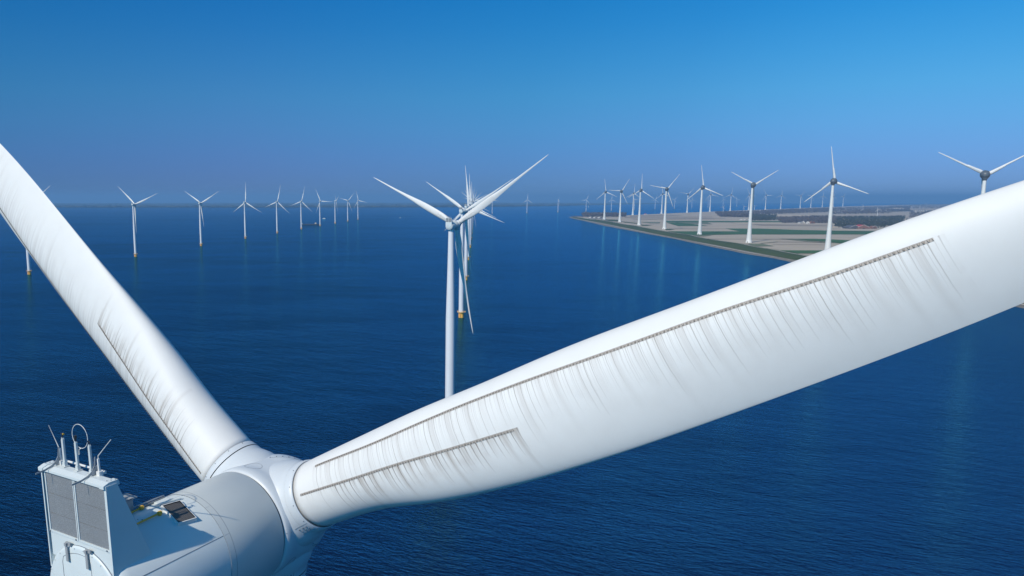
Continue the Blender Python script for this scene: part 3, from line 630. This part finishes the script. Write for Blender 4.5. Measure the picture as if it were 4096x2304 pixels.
# ------------------------------------------------------------------ land
def soil(name, c1, c2, sc=1/60., stripe=0, ang=0., bumpy=.0):
    m, nt, b = new_mat(name); g = N(nt, 'ShaderNodeNewGeometry'); P = g.outputs['Position']
    mp = N(nt, 'ShaderNodeMapping'); mp.vector_type = 'TEXTURE'; mp.inputs['Rotation'].default_value = (0, 0, ang); mp.inputs['Scale'].default_value = (1/sc*3, 1/sc, 1/sc); nt.links.new(P, mp.inputs[0])
    f = noise(nt, mp.outputs[0], 1., 6, .62); f = math_(nt, 'MULTIPLY', math_(nt, 'SUBTRACT', f, .3), 2.2, None, True)
    c = mixc(nt, f, c1, c2)
    mp2 = N(nt, 'ShaderNodeMapping'); mp2.vector_type = 'TEXTURE'; mp2.inputs['Rotation'].default_value = (0, 0, R_(4)); mp2.inputs['Scale'].default_value = (900, 38, 1); nt.links.new(P, mp2.inputs[0])
    f2 = noise(nt, mp2.outputs[0], 1., 3, .6); c = mixc(nt, math_(nt, 'MULTIPLY', math_(nt, 'SUBTRACT', f2, .35, None, True), .9, None, True), c, tuple(x*.75 for x in c1))
    nt.links.new(c, b.inputs['Base Color']); b.inputs['Roughness'].default_value = 1.; b.inputs['Specular IOR Level'].default_value = .1; return m
M['soil'] = soil('ploughed_soil', (.39, .335, .26), (.52, .45, .355))
M['soil2'] = soil('ploughed_soil_dark', (.30, .255, .205), (.38, .325, .26))
M['tan'] = soil('stubble', (.50, .42, .31), (.56, .48, .37))
M['green'] = soil('winter_wheat', (.055, .12, .05), (.08, .155, .06))
M['green2'] = soil('young_crop', (.15, .18, .11), (.21, .22, .15))
M['grass'] = soil('dike_grass', (.055, .085, .030), (.095, .115, .045), 1/25.)
M['stone'] = soil('dike_stone', (.15, .14, .125), (.24, .22, .19), 1/12.)
M['path'] = soil('path_gravel', (.45, .42, .36), (.52, .48, .42), 1/12.)
def pl(pts):       # px polyline -> function of t in 0..1 by x
    xs = [p[0] for p in pts]; ys = [p[1] for p in pts]; return lambda x: float(np.interp(x, xs, ys))
coast = [(2269, 869), (2300, 876), (2343, 885.5), (2421, 904), (2506, 919.5), (2607, 939), (2650, 946.5), (2689, 953.5), (2796, 977), (2883, 995), (2980, 1015), (3077, 1030), (3150, 1045), (3600, 1134), (4085, 1232), (5200, 1455), (7000, 1815)]
rev = [(2285, 869), (2320, 876.5), (2421, 894.5), (2506, 911.5), (2607, 932), (2650, 940), (2786, 966), (2883, 984), (2980, 1003), (3150, 1034), (3600, 1119), (4150, 1222), (5400, 1460), (7400, 1842)]
pth = [(2330, 872), (2355, 875), (2399, 880), (2452, 888), (2498, 898), (2537, 902), (2560, 907.5), (2650, 924), (2718, 935), (2759, 939), (2796, 949), (2863, 961), (2960, 974), (3019, 987), (3096, 999), (3150, 1010), (3242, 1027), (3700, 1110), (4300, 1220), (5600, 1462), (7800, 1870)]
def dense(pts, n=120, h=0.):
    W_ = [ground(p[0], p[1], h) for p in pts]; d = [0]
    for a, b in zip(W_, W_[1:]): d.append(d[-1]+(b-a).length)
    out = []
    for t in np.linspace(0, d[-1], n): out.append((float(np.interp(t, d, [p.x for p in W_])), float(np.interp(t, d, [p.y for p in W_]))))
    return out
def resamp(pts, ref):   # points of polyline at the same y (depth) as ref
    ys = [p[1] for p in pts][::-1]; xs = [p[0] for p in pts][::-1]; return lambda y: float(np.interp(y, ys, xs))
c0 = dense(coast, 200, 0.); c1 = dense(rev, 200, 3.); c2 = dense(pth, 200, 1.6)
f0, f1, f2 = resamp(c0, 0), resamp(c1, 0), resamp(c2, 0)
ys = np.concatenate([np.linspace(c0[-1][1], 3000, 90), np.linspace(3040, 4570, 40)])
def xs_at(y):
    a = f0(y); b = max(f1(y), a+4); c_ = max(f2(y), b+6); return a, b, c_
def strip(name, mat, cols, yy=ys, kind='structure'):
    """cols(y) -> list of (x, z)"""
    mb = MB(); rows = [cols(y) for y in yy]; n = len(rows[0]); vs = [(x, y, gz(x, y, z)) for r, y in zip(rows, yy) for x, z in r]
    mb.add(vs, [(i*n+k, i*n+k+1, (i+1)*n+k+1, (i+1)*n+k) for i in range(len(yy)-1) for k in range(n-1)], 0, True); o = mb.build(name, mat); tag(o, kind=kind); return o
wob = lambda y, s: 1.5*math.sin(y/37.+s)+1.*math.sin(y/13.7+s*2)
strip('dike_stone', M['stone'], lambda y: (lambda a, b, c: [(a-1, -1.2), (a+wob(y, 0)*.5, .1), (a+(b-a)*.45, 1.2), (a+(b-a)*.5, 1.4), (b, 3.3)])(*xs_at(y)))
strip('dike_grass', M['grass'], lambda y: (lambda a, b, c: [(b-.5, 3.32), (b+(c-b)*.3, 5.3), (b+(c-b)*.45, 5.3), (b+(c-b)*.8, 2.2), (c, 1.7), (c+8, 1.5)])(*xs_at(y)))
strip('dike_road', M['path'], lambda y: (lambda a, b, c: [(a+(b-a)*.60, 2.0), (a+(b-a)*.60+2.4, 2.45)])(*xs_at(y)))
strip('field_path', M['path'], lambda y: (lambda a, b, c: [(c-2.6, 2.05), (c+2.2, 1.95)])(*xs_at(y)), ys[10:-8])
farc = [(2269, 868.5), (2330, 866.5), (2450, 864.5), (2510, 862), (2600, 857.5), (2650, 854.8), (2750, 850.6), (2840, 846.8), (2920, 843.6), (2995, 840.8), (3061, 838.5), (3122, 835.8), (3200, 832.4), (3290, 829.3), (3371, 826.2), (3480, 822.5), (3700, 817.5), (4200, 814), (6000, 812.6)]
fw = [ground(a, b, .5) for a, b in farc]; dd = np.cumsum([0]+[(b-a).length for a, b in zip(fw, fw[1:])]); dd = dd/dd[-1]
# land sheet: between the path line and the far shore
fs_ = [(float(np.interp(t, dd, [p.x for p in fw])), float(np.interp(t, dd, [p.y for p in fw]))) for t in np.linspace(0, 1, 121)**1.3]
yn = np.linspace(4560, ys[0], 121)
mb = MB(); vs = []; nc = 60
for i in range(121):
    y = float(yn[i]); a, b, c_ = xs_at(y); A = (c_+1., y); B = fs_[i]
    for j in range(nc+1):
        t = (j/nc)**1.6; x_, y_ = A[0]+(B[0]-A[0])*t, A[1]+(B[1]-A[1])*t; vs.append((x_, y_, gz(x_, y_, 1.5)))
mb.add(vs, [(i*(nc+1)+j, (i+1)*(nc+1)+j, (i+1)*(nc+1)+j+1, i*(nc+1)+j+1) for i in range(120) for j in range(nc)], 0, True)
me = mb.mesh('polder', M['soil']); fix_normals(me)
if me.polygons[500].normal.z < 0: me.flip_normals()
tag(link('polder_ground', me), kind='structure')
def quadfield(name, mat, q, h=2.1, nx=14, ny=5):
    """q: 4 px corners (TL, TR, BR, BL)"""
    W4 = [ground(a, b, h) for a, b in q]; mb = MB(); vs = []
    for j in range(ny+1):
        for i in range(nx+1):
            u, v = i/nx, j/ny; P = (W4[0]*(1-u)+W4[1]*u)*(1-v)+(W4[3]*(1-u)+W4[2]*u)*v; vs.append((P.x, P.y, gz(P.x, P.y, h)))
    mb.add(vs, [(j*(nx+1)+i, (j+1)*(nx+1)+i, (j+1)*(nx+1)+i+1, j*(nx+1)+i+1) for j in range(ny) for i in range(nx)]); o = mb.build(name, mat); return tag(o, kind='structure')
G, G2, SO, TA = M['green'], M['green2'], M['soil2'], M['tan']
for i, (mt, q) in enumerate([
 (G, [(2655, 883), (3125, 884.5), (3128, 889), (2668, 888.5)]), (G2, [(2700, 889), (2830, 889), (2850, 897), (2720, 893)]), (G, [(2665, 890), (2712, 889.5), (2835, 903), (2712, 904)]),
 (TA, [(2922, 890), (3125, 889.5), (3128, 896), (2955, 896)]), (SO, [(3010, 897), (3330, 899), (3340, 904), (3040, 901)]),
 (G, [(2900, 914), (3040, 914), (3080, 925), (2960, 925)]), (G, [(3040, 914), (3300, 923.5), (3650, 924), (3080, 926)]), (G, [(2850, 925), (3700, 926), (3700, 937), (2950, 937)]),
 (G, [(2668, 925), (2850, 925), (2950, 937), (2770, 940)]), (G, [(3165, 954.5), (3260, 954), (3420, 962), (3400, 976)]), (G2, [(3110, 954), (3170, 954), (3330, 974), (3230, 966)]),
 (G, [(3115, 1001), (3500, 1002), (3500, 1014), (3190, 1013)]), (G2, [(2990, 974), (3050, 975), (3096, 984), (3015, 985)]), (G2, [(2776, 939.5), (2850, 941), (2815, 945), (2790, 944)]),
 (M['grass'], [(2400, 877), (2470, 879), (2490, 886), (2440, 884)]), (M['grass'], [(2480, 885), (2550, 892), (2570, 897), (2500, 890)]), (M['grass'], [(2560, 899), (2610, 900), (2590, 903), (2570, 903)]), (M['grass'], [(2655, 914), (2700, 917), (2680, 920), (2665, 920)]),
 (M['path'], [(2320, 872), (2420, 870.5), (2425, 876), (2365, 877)]),
 (SO, [(2520, 862), (2700, 859), (2730, 862), (2520, 866)]), (SO, [(2500, 868), (2850, 866), (2850, 869), (2500, 871)]), (SO, [(2520, 874), (2840, 872), (2860, 876), (2540, 878)]),
 (G2, [(2560, 888), (2640, 888), (2640, 893), (2600, 893)]), (M['tan'], [(2960, 877), (3000, 877), (2998, 881), (2965, 881)]),
 (TA, [(3100, 858), (3320, 862), (3330, 868), (3110, 866)]), (SO, [(3380, 862), (3620, 859), (3620, 866), (3390, 869)]), (TA, [(3330, 898), (3352, 898), (3356, 910), (3330, 914)]),
 (G2, [(3560, 841), (3640, 840), (3640, 845), (3560, 846)]), (TA, [(3690, 838), (3800, 835), (3810, 842), (3700, 846)])]):
    quadfield('field', mt, q, 2.1+.08*(i % 5))
# furrow and ditch lines
for q in ([(2700, 914), (2900, 914), (2900, 914.7), (2700, 914.7)], [(2820, 954.6), (3300, 955), (3300, 956), (2820, 955.5)], [(3040, 972.5), (3110, 966), (3112, 967), (3042, 973.4)], [(3110, 966), (3300, 967), (3300, 968), (3112, 967)], [(2650, 872), (2900, 873), (2900, 873.7), (2650, 872.7)], [(3090, 976), (3300, 976), (3300, 976.8), (3090, 976.8)]):
    quadfield('ditch', M['soil2'] if q[0][0] != 3040 else M['grass'], q, 2.7)
# far shore beyond the water on the left, low land that runs up to the horizon
M['farland'] = soil('far_land', (.035, .06, .06), (.08, .10, .09), 1/300.)
near_edge = [(-1500, 829.5), (0, 829.2), (900, 829.2), (1600, 828.8), (1850, 827.5), (2050, 825.5), (2250, 822.5), (2450, 818.5), (2700, 814.5)]
mb = MB(); vs = []; n = 80
for i in range(n+1):
    x = -1500+4200*i/n; y = float(np.interp(x, [p[0] for p in near_edge], [p[1] for p in near_edge])); P = ground(x, y, 1.); d = Vector((P.x, P.y, 0)); r0 = d.length; d.normalize()
    for j in range(11):
        r = r0+(43000-r0)*(j/10); vs.append((d.x*r, d.y*r, gz(d.x*r, d.y*r, 3.)))
mb.add(vs, [(i*11+j, i*11+j+1, (i+1)*11+j+1, (i+1)*11+j) for i in range(n) for j in range(10)], 0, True); me = mb.mesh('far_shore', M['farland']); fix_normals(me)
if me.polygons[50].normal.z < 0: me.flip_normals()
tag(link('far_shore', me), kind='structure')
# ------------------------------------------------------------------ woods (bare early-spring trees, masses beyond counting)
def leaf_mat(name, a, b):
    m, nt, bs = new_mat(name); g = N(nt, 'ShaderNodeNewGeometry'); f = noise(nt, g.outputs['Position'], .06, 4, .7)
    f = math_(nt, 'ADD', math_(nt, 'MULTIPLY', g.outputs['Random Per Island'], .7), math_(nt, 'MULTIPLY', f, .5), None, True)
    nt.links.new(mixc(nt, f, a, b), bs.inputs['Base Color']); bs.inputs['Roughness'].default_value = 1; bs.inputs['Specular IOR Level'].default_value = .05; return m
M['wood'] = leaf_mat('bare_wood', (.065, .055, .052), (.19, .165, .15))
M['wood2'] = leaf_mat('evergreen_wood', (.035, .042, .028), (.11, .115, .08))
def tree_at(mb, x, y, h, w, k=7, m=0):
    z = gz(x, y, 1.5)
    mb.add([(x-.4, y, z), (x+.4, y, z), (x+.15, y, z+h*.6), (x, y+.6, z), (x, y+.2, z+h*.6)], [(0, 1, 2), (0, 2, 4, 3), (1, 3, 4, 2)], m)
    for _ in range(k):      # branchy clumps: crossed ragged faces through the crown volume
        a = rng.uniform(0, 2*pi); rr = w*rng.uniform(0, .42); cz = z+h*rng.uniform(.35, .88); c = Vector((x+rr*math.cos(a), y+rr*math.sin(a), cz)); s = w*rng.uniform(.18, .34)
        t = rng.normal(size=(6, 3)); t /= np.linalg.norm(t, axis=1)[:, None]
        p = [c+Vector(q)*s*Vector((1, 1, 1)).length*.62 for q in t]
        mb.add(p, [(0, 1, 2), (3, 4, 5), (0, 3, 1), (2, 5, 4), (1, 4, 2)], m)
def wood(label, quad, n, hr=(11, 19), mat='wood', name='woodland', k=7):
    mb = MB(); W4 = [ground(a, b, 1.5) for a, b in quad]; 
    for i in range(n):
        u, v = rng.uniform(), rng.uniform(); P = (W4[0]*(1-u)+W4[1]*u)*(1-v)+(W4[3]*(1-u)+W4[2]*u)*v
        h = rng.uniform(*hr); tree_at(mb, P.x+rng.normal()*4, P.y+rng.normal()*6, h, h*rng.uniform(.55, .85), k)
    # front edge row stays closed
    for i in range(n//6):
        u = rng.uniform(); P = W4[3]*(1-u)+W4[2]*u; h = rng.uniform(hr[0]*.5, hr[1]*.8); tree_at(mb, P.x+rng.normal()*3, P.y+rng.normal()*8, h, h*.8, k)
    o = mb.build(name, M[mat]); tag(o, label, 'woodland', None, 'stuff')
wood('dark bare wood at the tip of the land behind white roofed sheds', [(2326, 860), (2498, 860.5), (2502, 867.5), (2332, 868.5)], 520, (14, 22))
wood('low scrub on the very tip of the headland', [(2285, 866), (2330, 865), (2335, 869), (2295, 870)], 60, (3, 7))
wood('dark bare wood left of the tower of the V-bladed turbine', [(2862, 853), (3004, 851), (3004, 869.5), (2880, 867)], 1300, (12, 18))
wood('long belt of trees on the far side of the fields', [(2995, 849), (3330, 833.5), (3335, 848), (3000, 860)], 1700, (11, 18), k=5)
wood('grove right of the tower of the V-bladed turbine', [(3003, 862), (3100, 866), (3106, 881), (3003, 883)], 520, (9, 15), 'wood2')
wood('village trees around the pale houses', [(3108, 874), (3340, 868), (3340, 893), (3125, 891)], 1100, (9, 15))
wood('tree belt on the far fields right of the biggest tower', [(3330, 834), (3640, 827), (3640, 845), (3330, 857)], 1700, (11, 17), k=5)
wood('thick trees round the red roofed farmyard', [(3338, 872), (3620, 869), (3600, 902), (3345, 907)], 1500, (8, 14), 'wood2')
wood('trees in front of the farmyard along the fields', [(3350, 904), (3560, 900), (3530, 911.5), (3360, 911)], 260, (5, 10), 'wood2')
wood('distant trees on the plain near the horizon at the right', [(3560, 820), (4100, 815.5), (4100, 828), (3560, 836)], 1500, (12, 20), k=4)
wood('trees on the plain behind the huge right blade', [(3640, 846), (3860, 842), (3830, 862), (3640, 870)], 900, (10, 16), k=4)
wood('row of bare poplars between two far fields', [(3370, 856.5), (3560, 853.5), (3560, 854.5), (3370, 857.5)], 130, (12, 17), k=4)
def far_wood():
    mb = MB()
    for i in range(1500):
        x = rng.uniform(-900, 2350); y = float(np.interp(x, [p[0] for p in near_edge], [p[1] for p in near_edge])); P = ground(x, y, 1.); d = Vector((P.x, P.y, 0)); r0 = d.length; d.normalize()
        r = r0+abs(rng.normal())*600+120 if rng.uniform() < .45 else r0+rng.uniform(0, 1)**1.3*14000; h = rng.uniform(8, 16); q = d*r; z = gz(q.x, q.y, 2.)
        t = rng.normal(size=(6, 3)); t /= np.linalg.norm(t, axis=1)[:, None]; s = Vector((rng.uniform(25, 90), 30, h*.6)); c = Vector((q.x, q.y, z+h*.4))
        mb.add([c+Vector((s.x*q_[0], s.y*q_[1], s.z*q_[2])) for q_ in t], [(0, 1, 2), (3, 4, 5), (0, 3, 1), (2, 5, 4), (1, 4, 2), (0, 5, 3)], 0)
    o = mb.build('woodland', M['wood2']); tag(o, 'faint tree line on the far shore along the left horizon', 'woodland', None, 'stuff')
far_wood()
# ------------------------------------------------------------------ buildings
def house(px, py, w, d, hw, hr, wallm, roofm, label, cat='house', rot=0., group=None, edge=False, name=None):
    P = ground(px, py, 1.6); root = empty(name or cat.replace(' ', '_'), (P.x, P.y, gz(P.x, P.y, 1.6)), rot); tag(root, label, cat, group)
    mb = MB(); mb.prism([(-w/2, -1.5), (w/2, -1.5), (w/2, hw), (0, hw+hr), (-w/2, hw)], 1, -d/2, d/2); mb.build('wall', wallm, root)
    mb = MB(); o = .5; t = .35
    for s in (-1, 1): mb.prism([(0, hw+hr+.02), (s*(w/2+o), hw-o*hr/(w/2)+.02), (s*(w/2+o), hw-o*hr/(w/2)+.02+t), (0, hw+hr+t+.02)][::s], 1, -d/2-o, d/2+o)
    if edge:
        for s in (-1, 1): mb.prism([(0, hw+hr+.5), (s*(w/2+o), hw+.1), (s*(w/2+o), hw+1.0), (0, hw+hr+1.4)][::s], 1, -d/2-o-.15, -d/2-o, 1)
    mb.build('roof', [roofm, M['pale']], root)
    mb = MB(); mb.box((0, -d/2-.06, min(hw, 3)/2), (w*.2, .1, min(hw, 3))); mb.build('door', M['glass'], root)
    for x in (-w*.3, w*.3):
        mb = MB(); mb.box((x, -d/2-.05, hw*.55), (w*.12, .08, hw*.3)); mb.build('window', M['glass'], root)
    return root
for px, i in ((2363.5, 'left'), (2380, 'middle'), (2400, 'right')):
    house(px, 874.3, 17 if i != 'right' else 24, 26, 3.6, 4.6, M['roofgrey'], M['pale'], 'dark shed with bright white roof at the headland, the %s one of three' % i, 'shed', .2, 'white roofed sheds at the headland')
house(2582, 859.6, 16, 14, 4, 4, M['pale'], M['red'], 'white house with pinkish red roof on the far shore of the fields', 'house', .3)
house(3405, 914.3, 38, 40, 4.0, 7.5, M['roofgrey'], M['roofgrey'], 'grey barn with pale gable edges at the left of the farmyard', 'barn', .1, None, True)
house(3443, 914.3, 38, 46, 4.5, 8.5, M['brick'], M['red'], 'barn with a big bright red roof in the farmyard', 'barn', -.1, None, True)
house(3491, 914.3, 19, 18, 4, 5, M['brick'], M['brick'], 'brown roofed cottage right of the red barn', 'house', .2, None, True)
house(3422, 905, 8, 9, 4.5, 4, M['pale'], M['brick'], 'small house with orange brown roof behind the farmyard barns', 'house')
house(3200, 893, 12, 14, 4, 4, M['pale'], M['roofgrey'], 'pale house under dark roof, leftmost among the village trees', 'house', .4)
house(3212, 892, 12, 12, 4.5, 4, M['pale'], M['roofgrey'], 'pale grey roofed house, second among the village trees', 'house', -.3)
house(3231, 895.5, 10, 12, 5.5, 4, M['pale'], M['pale'], 'bright white house in the village trees, left of brown roofs', 'house')
house(3243, 894, 13, 12, 3.5, 4.5, M['brick'], M['brick'], 'brown roofed brick house next to the bright white one', 'house', .5)
house(3254, 893.5, 11, 12, 3.5, 4.5, M['brick'], M['brick'], 'brown roofed brick house at the right end of the village', 'house', -.3)
house(3366, 849, 90, 25, 6, 4, M['pale'], M['pale'], 'long low white barn far off right of the biggest tower', 'barn')
house(3378, 849.3, 26, 24, 5, 4, M['brick'], M['red'], 'small red roofed barn at the end of the long white one', 'barn')
house(3582, 838.5, 120, 30, 9, 8, M['pale'], M['tan'], 'big pale barn far off on the plain, larger of two', 'barn', .05)
house(3603, 838.5, 60, 30, 8, 8, M['pale'], M['tan'], 'pale barn right of the larger one on the plain', 'barn', .05)
house(2985, 880.5, 60, 12, 4.2, 1.2, M['pale'], M['pale'], 'low pale greenhouse in front of the dark wood', 'greenhouse')
for i, px in enumerate((3657, 3664, 3674, 3683, 3692, 3702)):
    house(px, 850, 11, 16, 14, 5, M['pale'], M['roofgrey'], 'narrow white gabled building in a far row, %s from the left' % ('first', 'second', 'third', 'fourth', 'fifth', 'sixth')[i], 'building', 0, 'row of narrow white buildings')
for px, py, n in ((3500, 889.5, 'left'), (3540, 888.5, 'right')): house(px, py, 16, 13, 4, 4, M['brick'], M['pale'], 'pale roofed house among the trees above the farmyard, %s of two' % n, 'house')
# ------------------------------------------------------------------ boats
P = ground(1241, 899.2); sh = empty('cargo_ship', (P.x, P.y, gz(P.x, P.y)), R_(-4)); tag(sh, 'long dark cargo barge with pale wheelhouse between two turbines of the left row', 'ship')
Ls = 72
mb = MB(); mb.prism([(-Ls/2, -4.5), (-Ls/2, 4.5), (Ls/2-8, 4.5), (Ls/2, 0), (Ls/2-8, -4.5)], 2, -1, 3.0); mb.build('hull', M['hull'], sh)
mb = MB(); mb.prism([(-Ls/2+14, -3.6), (-Ls/2+14, 3.6), (Ls/2-12, 3.6), (Ls/2-12, -3.6)], 2, 3.0, 3.6); mb.build('hatch_cover', M['roofgrey'], sh)
mb = MB(); mb.box((Ls/2-14, 0, 5.2), (7, 7, 3.4)); mb.box((Ls/2-14, 0, 7.7), (5, 5, 1.8)); mb.box((Ls/2-14, 0, 8.8), (6, 6, .3)); mb.build('wheelhouse', [M['tan']], sh)
mb = MB(); mb.box((-Ls/2+3.5, 0, 4.4), (6, 7, 1.6)); mb.tube([(-Ls/2+3, 0, 5), (-Ls/2+3, 0, 9)], .25, 6); mb.build('foredeck_house', M['pale'], sh)
def small_boat(px, py, label, L=10, rz=0., cat='boat', mast_h=0):
    P = ground(px, py); b = empty('small_boat' if not mast_h else 'sailing_boat', (P.x, P.y, gz(P.x, P.y)), rz); tag(b, label, cat)
    mb = MB(); mb.prism([(-L/2, -L*.16), (-L/2, L*.16), (L*.2, L*.16), (L/2, 0), (L*.2, -L*.16)], 2, -.3, L*.12); mb.build('hull', M['pale'], b)
    mb = MB(); mb.prism([(-L*.2, L*.12), (-L*.15, L*.26), (L*.1, L*.26), (L*.2, L*.12)], 1, -L*.11, L*.11); mb.build('cabin', M['white'], b)
    if mast_h:
        mb = MB(); mb.tube([(0, 0, 1), (0, 0, mast_h)], .15, 5); mb.build('mast', M['galv'], b); mb = MB(); mb.prism([(-.2, 2), (-.2, mast_h*.95), (-L*.5, 2)], 1, -.06, .06); mb.build('sail', M['white'], b); mb = MB(); mb.prism([(.2, 2), (.2, mast_h*.85), (L*.45, 1.5)], 1, -.06, .06); mb.build('jib', M['white'], b)
small_boat(1296, 875.2, 'small white motorboat with a short wake behind the left row of turbines', 16, pi)
small_boat(2353.5, 829, 'small white sailing boat beyond the wooded tip of the land', 14, .3, 'sailing boat', 26)
small_boat(1601, 871.5, 'tiny boat heading a long thin wake left of the middle turbine', 9, pi*.97)
def wake(pts, w, label):
    mb = MB(); W_ = [ground(a, b) for a, b in pts]; vs = []
    for i, p in enumerate(W_):
        z = gz(p.x, p.y, .06); ww = w*(.4+.6*i/len(W_)); vs += [(p.x, p.y-ww*3, z), (p.x, p.y+ww*3, z)]
    mb.add(vs, [(2*i, 2*i+2, 2*i+3, 2*i+1) for i in range(len(W_)-1)]); o = mb.build('wake', M['foam']); tag(o, kind='structure')
wake([(1297, 875.3), (1303, 875.2)], 1.2, '')
wake([(x, 871.4-(x-1601)*.043+(x-1601)**2*3e-5) for x in np.linspace(1601, 1830, 40)], .8, '')
# ------------------------------------------------------------------ sun and sky
_z = [0., .03, .115, .17, .23, .5, 1.]
_c = [(.50, 1.0, 1.85), (.46, 1.15, 2.45), (.29, 1.50, 3.15), (.15, 1.38, 3.35), (.056, 1.24, 3.47), (.14, 1.38, 3.4), (.16, 1.30, 3.2)]
SKY_STOPS = [(p, tuple(float(hint(p, _z, [c[k] for c in _c])[0])/4 for k in range(3))) for p in (0., .015, .03, .05, .08, .115, .15, .19, .23, .30, .40, .5, .75, 1.)]
AZ_STOPS = [((d+1)/2, tuple(q/2 for q in c)) for d, c in ((-1, (1., 1.0, .95)), (-.3, (.8, .94, .88)), (.1, (.8, .76, .80)), (.25, (.68, .70, .78)), (.44, (.76, .775, .83)), (.65, (1., .86, .92)), (.86, (1., 1., 1.)), (.93, (1.2, 1.1, 1.08)), (1., (1.6, 1.35, 1.25)))]
yw = R_(34.0); tl = R_(2.0)
nA = Vector((math.sin(yw)*math.cos(tl), math.cos(yw)*math.cos(tl), math.sin(tl))); sA = Vector((math.cos(yw), -math.sin(yw), 0)); uA = sA.cross(nA)
Ld = (nA*3.05+sA*.22-uA*2.8).normalized()
sun_el = math.asin(-Ld.z); sun_az = math.atan2(-Ld.x, -Ld.y)      # clockwise from +Y
sd = bpy.data.lights.new('sun', 'SUN'); sd.energy = 4.0; sd.angle = R_(.53); sd.color = (1., .90, .745)
so = bpy.data.objects.new('sun', sd); COL.objects.link(so); so.rotation_euler = Ld.to_track_quat('-Z', 'Y').to_euler()
w = bpy.data.worlds.new('World'); S.world = w; w.use_nodes = True; nt = w.node_tree; bg = nt.nodes['Background']
sk = nt.nodes.new('ShaderNodeTexSky'); sk.sky_type = 'NISHITA'; sk.sun_disc = False; sk.sun_elevation = sun_el; sk.sun_rotation = sun_az
sk.altitude = 100; sk.air_density = 1.0; sk.dust_density = .25; sk.ozone_density = 3.0
W_ = nt.nodes; wl = nt.links
wt = W_.new('ShaderNodeTexCoord'); ws = W_.new('ShaderNodeSeparateXYZ'); wl.new(wt.outputs['Generated'], ws.inputs[0])
zc = math_(nt, 'MAXIMUM', ws.outputs[2], 0.)
def wramp(f, stops):
    r = W_.new('ShaderNodeValToRGB'); e = r.color_ramp.elements; r.color_ramp.interpolation = 'LINEAR'
    while len(e) < len(stops): e.new(.5)
    for q, (p, c) in zip(e, stops): q.position = p; q.color = c+(1,)
    wl.new(f, r.inputs[0]); return r.outputs[0]
cb = W_.new('ShaderNodeCombineXYZ'); wl.new(ws.outputs[0], cb.inputs[0]); wl.new(ws.outputs[1], cb.inputs[1]); wl.new(math_(nt, 'ADD', math_(nt, 'MULTIPLY', zc, .8), .30), cb.inputs[2])
vn = W_.new('ShaderNodeVectorMath'); vn.operation = 'NORMALIZE'; wl.new(cb.outputs[0], vn.inputs[0]); wl.new(vn.outputs[0], sk.inputs[0])
bw = W_.new('ShaderNodeRGBToBW'); wl.new(sk.outputs[0], bw.inputs[0])
# clean spring air: deep polarised blue, darkest at right angles to the sun
tint = wramp(zc, SKY_STOPS)
ad = math_(nt, 'ADD', math_(nt, 'MULTIPLY', ws.outputs[0], Vector((Ld.x, Ld.y)).normalized().x), math_(nt, 'MULTIPLY', ws.outputs[1], Vector((Ld.x, Ld.y)).normalized().y))
az = wramp(math_(nt, 'ADD', math_(nt, 'MULTIPLY', ad, .5), .5), AZ_STOPS)
mx = W_.new('ShaderNodeMix'); mx.data_type = 'RGBA'; mx.blend_type = 'MULTIPLY'; mx.inputs[0].default_value = 1; wl.new(tint, mx.inputs[6]); wl.new(az, mx.inputs[7])
m2 = W_.new('ShaderNodeMix'); m2.data_type = 'RGBA'; m2.blend_type = 'MULTIPLY'; m2.inputs[0].default_value = 1; wl.new(mx.outputs[2], m2.inputs[6]); wl.new(math_(nt, 'MULTIPLY', bw.outputs[0], 8.), m2.inputs[7])
wl.new(m2.outputs[2], bg.inputs[0]); bg.inputs[1].default_value = .085
# ------------------------------------------------------------------ haze
HAZE = 8e-5
if HAZE:
    mb = MB(); mb.box((0, 0, 30), (100000, 100000, 380)); me = mb.mesh('haze'); hm = bpy.data.materials.new('haze_air'); hm.use_nodes = True; ht = hm.node_tree; ht.nodes.clear()
    out = ht.nodes.new('ShaderNodeOutputMaterial'); pv = ht.nodes.new('ShaderNodeVolumePrincipled'); pv.inputs['Density'].default_value = HAZE; pv.inputs['Color'].default_value = (.26, .555, .93, 1); pv.inputs['Anisotropy'].default_value = .0
    ht.links.new(pv.outputs[0], out.inputs['Volume']); me.materials.append(hm); tag(link('haze', me), kind='stuff')
# ------------------------------------------------------------------ camera
cd = bpy.data.cameras.new('camera'); cd.sensor_width = 36; cd.lens = 36*F/4096; cd.shift_x = (2048-X0)/4096; cd.shift_y = (YP-1152)/4096; cd.clip_start = .5; cd.clip_end = 120000
co = bpy.data.objects.new('camera', cd); COL.objects.link(co); co.location = CAM; co.rotation_euler = (pi/2-PITCH, 0, 0); S.camera = co
S.render.engine = 'CYCLES'; S.view_settings.view_transform = 'Standard'; S.view_settings.look = 'None'; S.view_settings.exposure = 0.; S.view_settings.gamma = 1
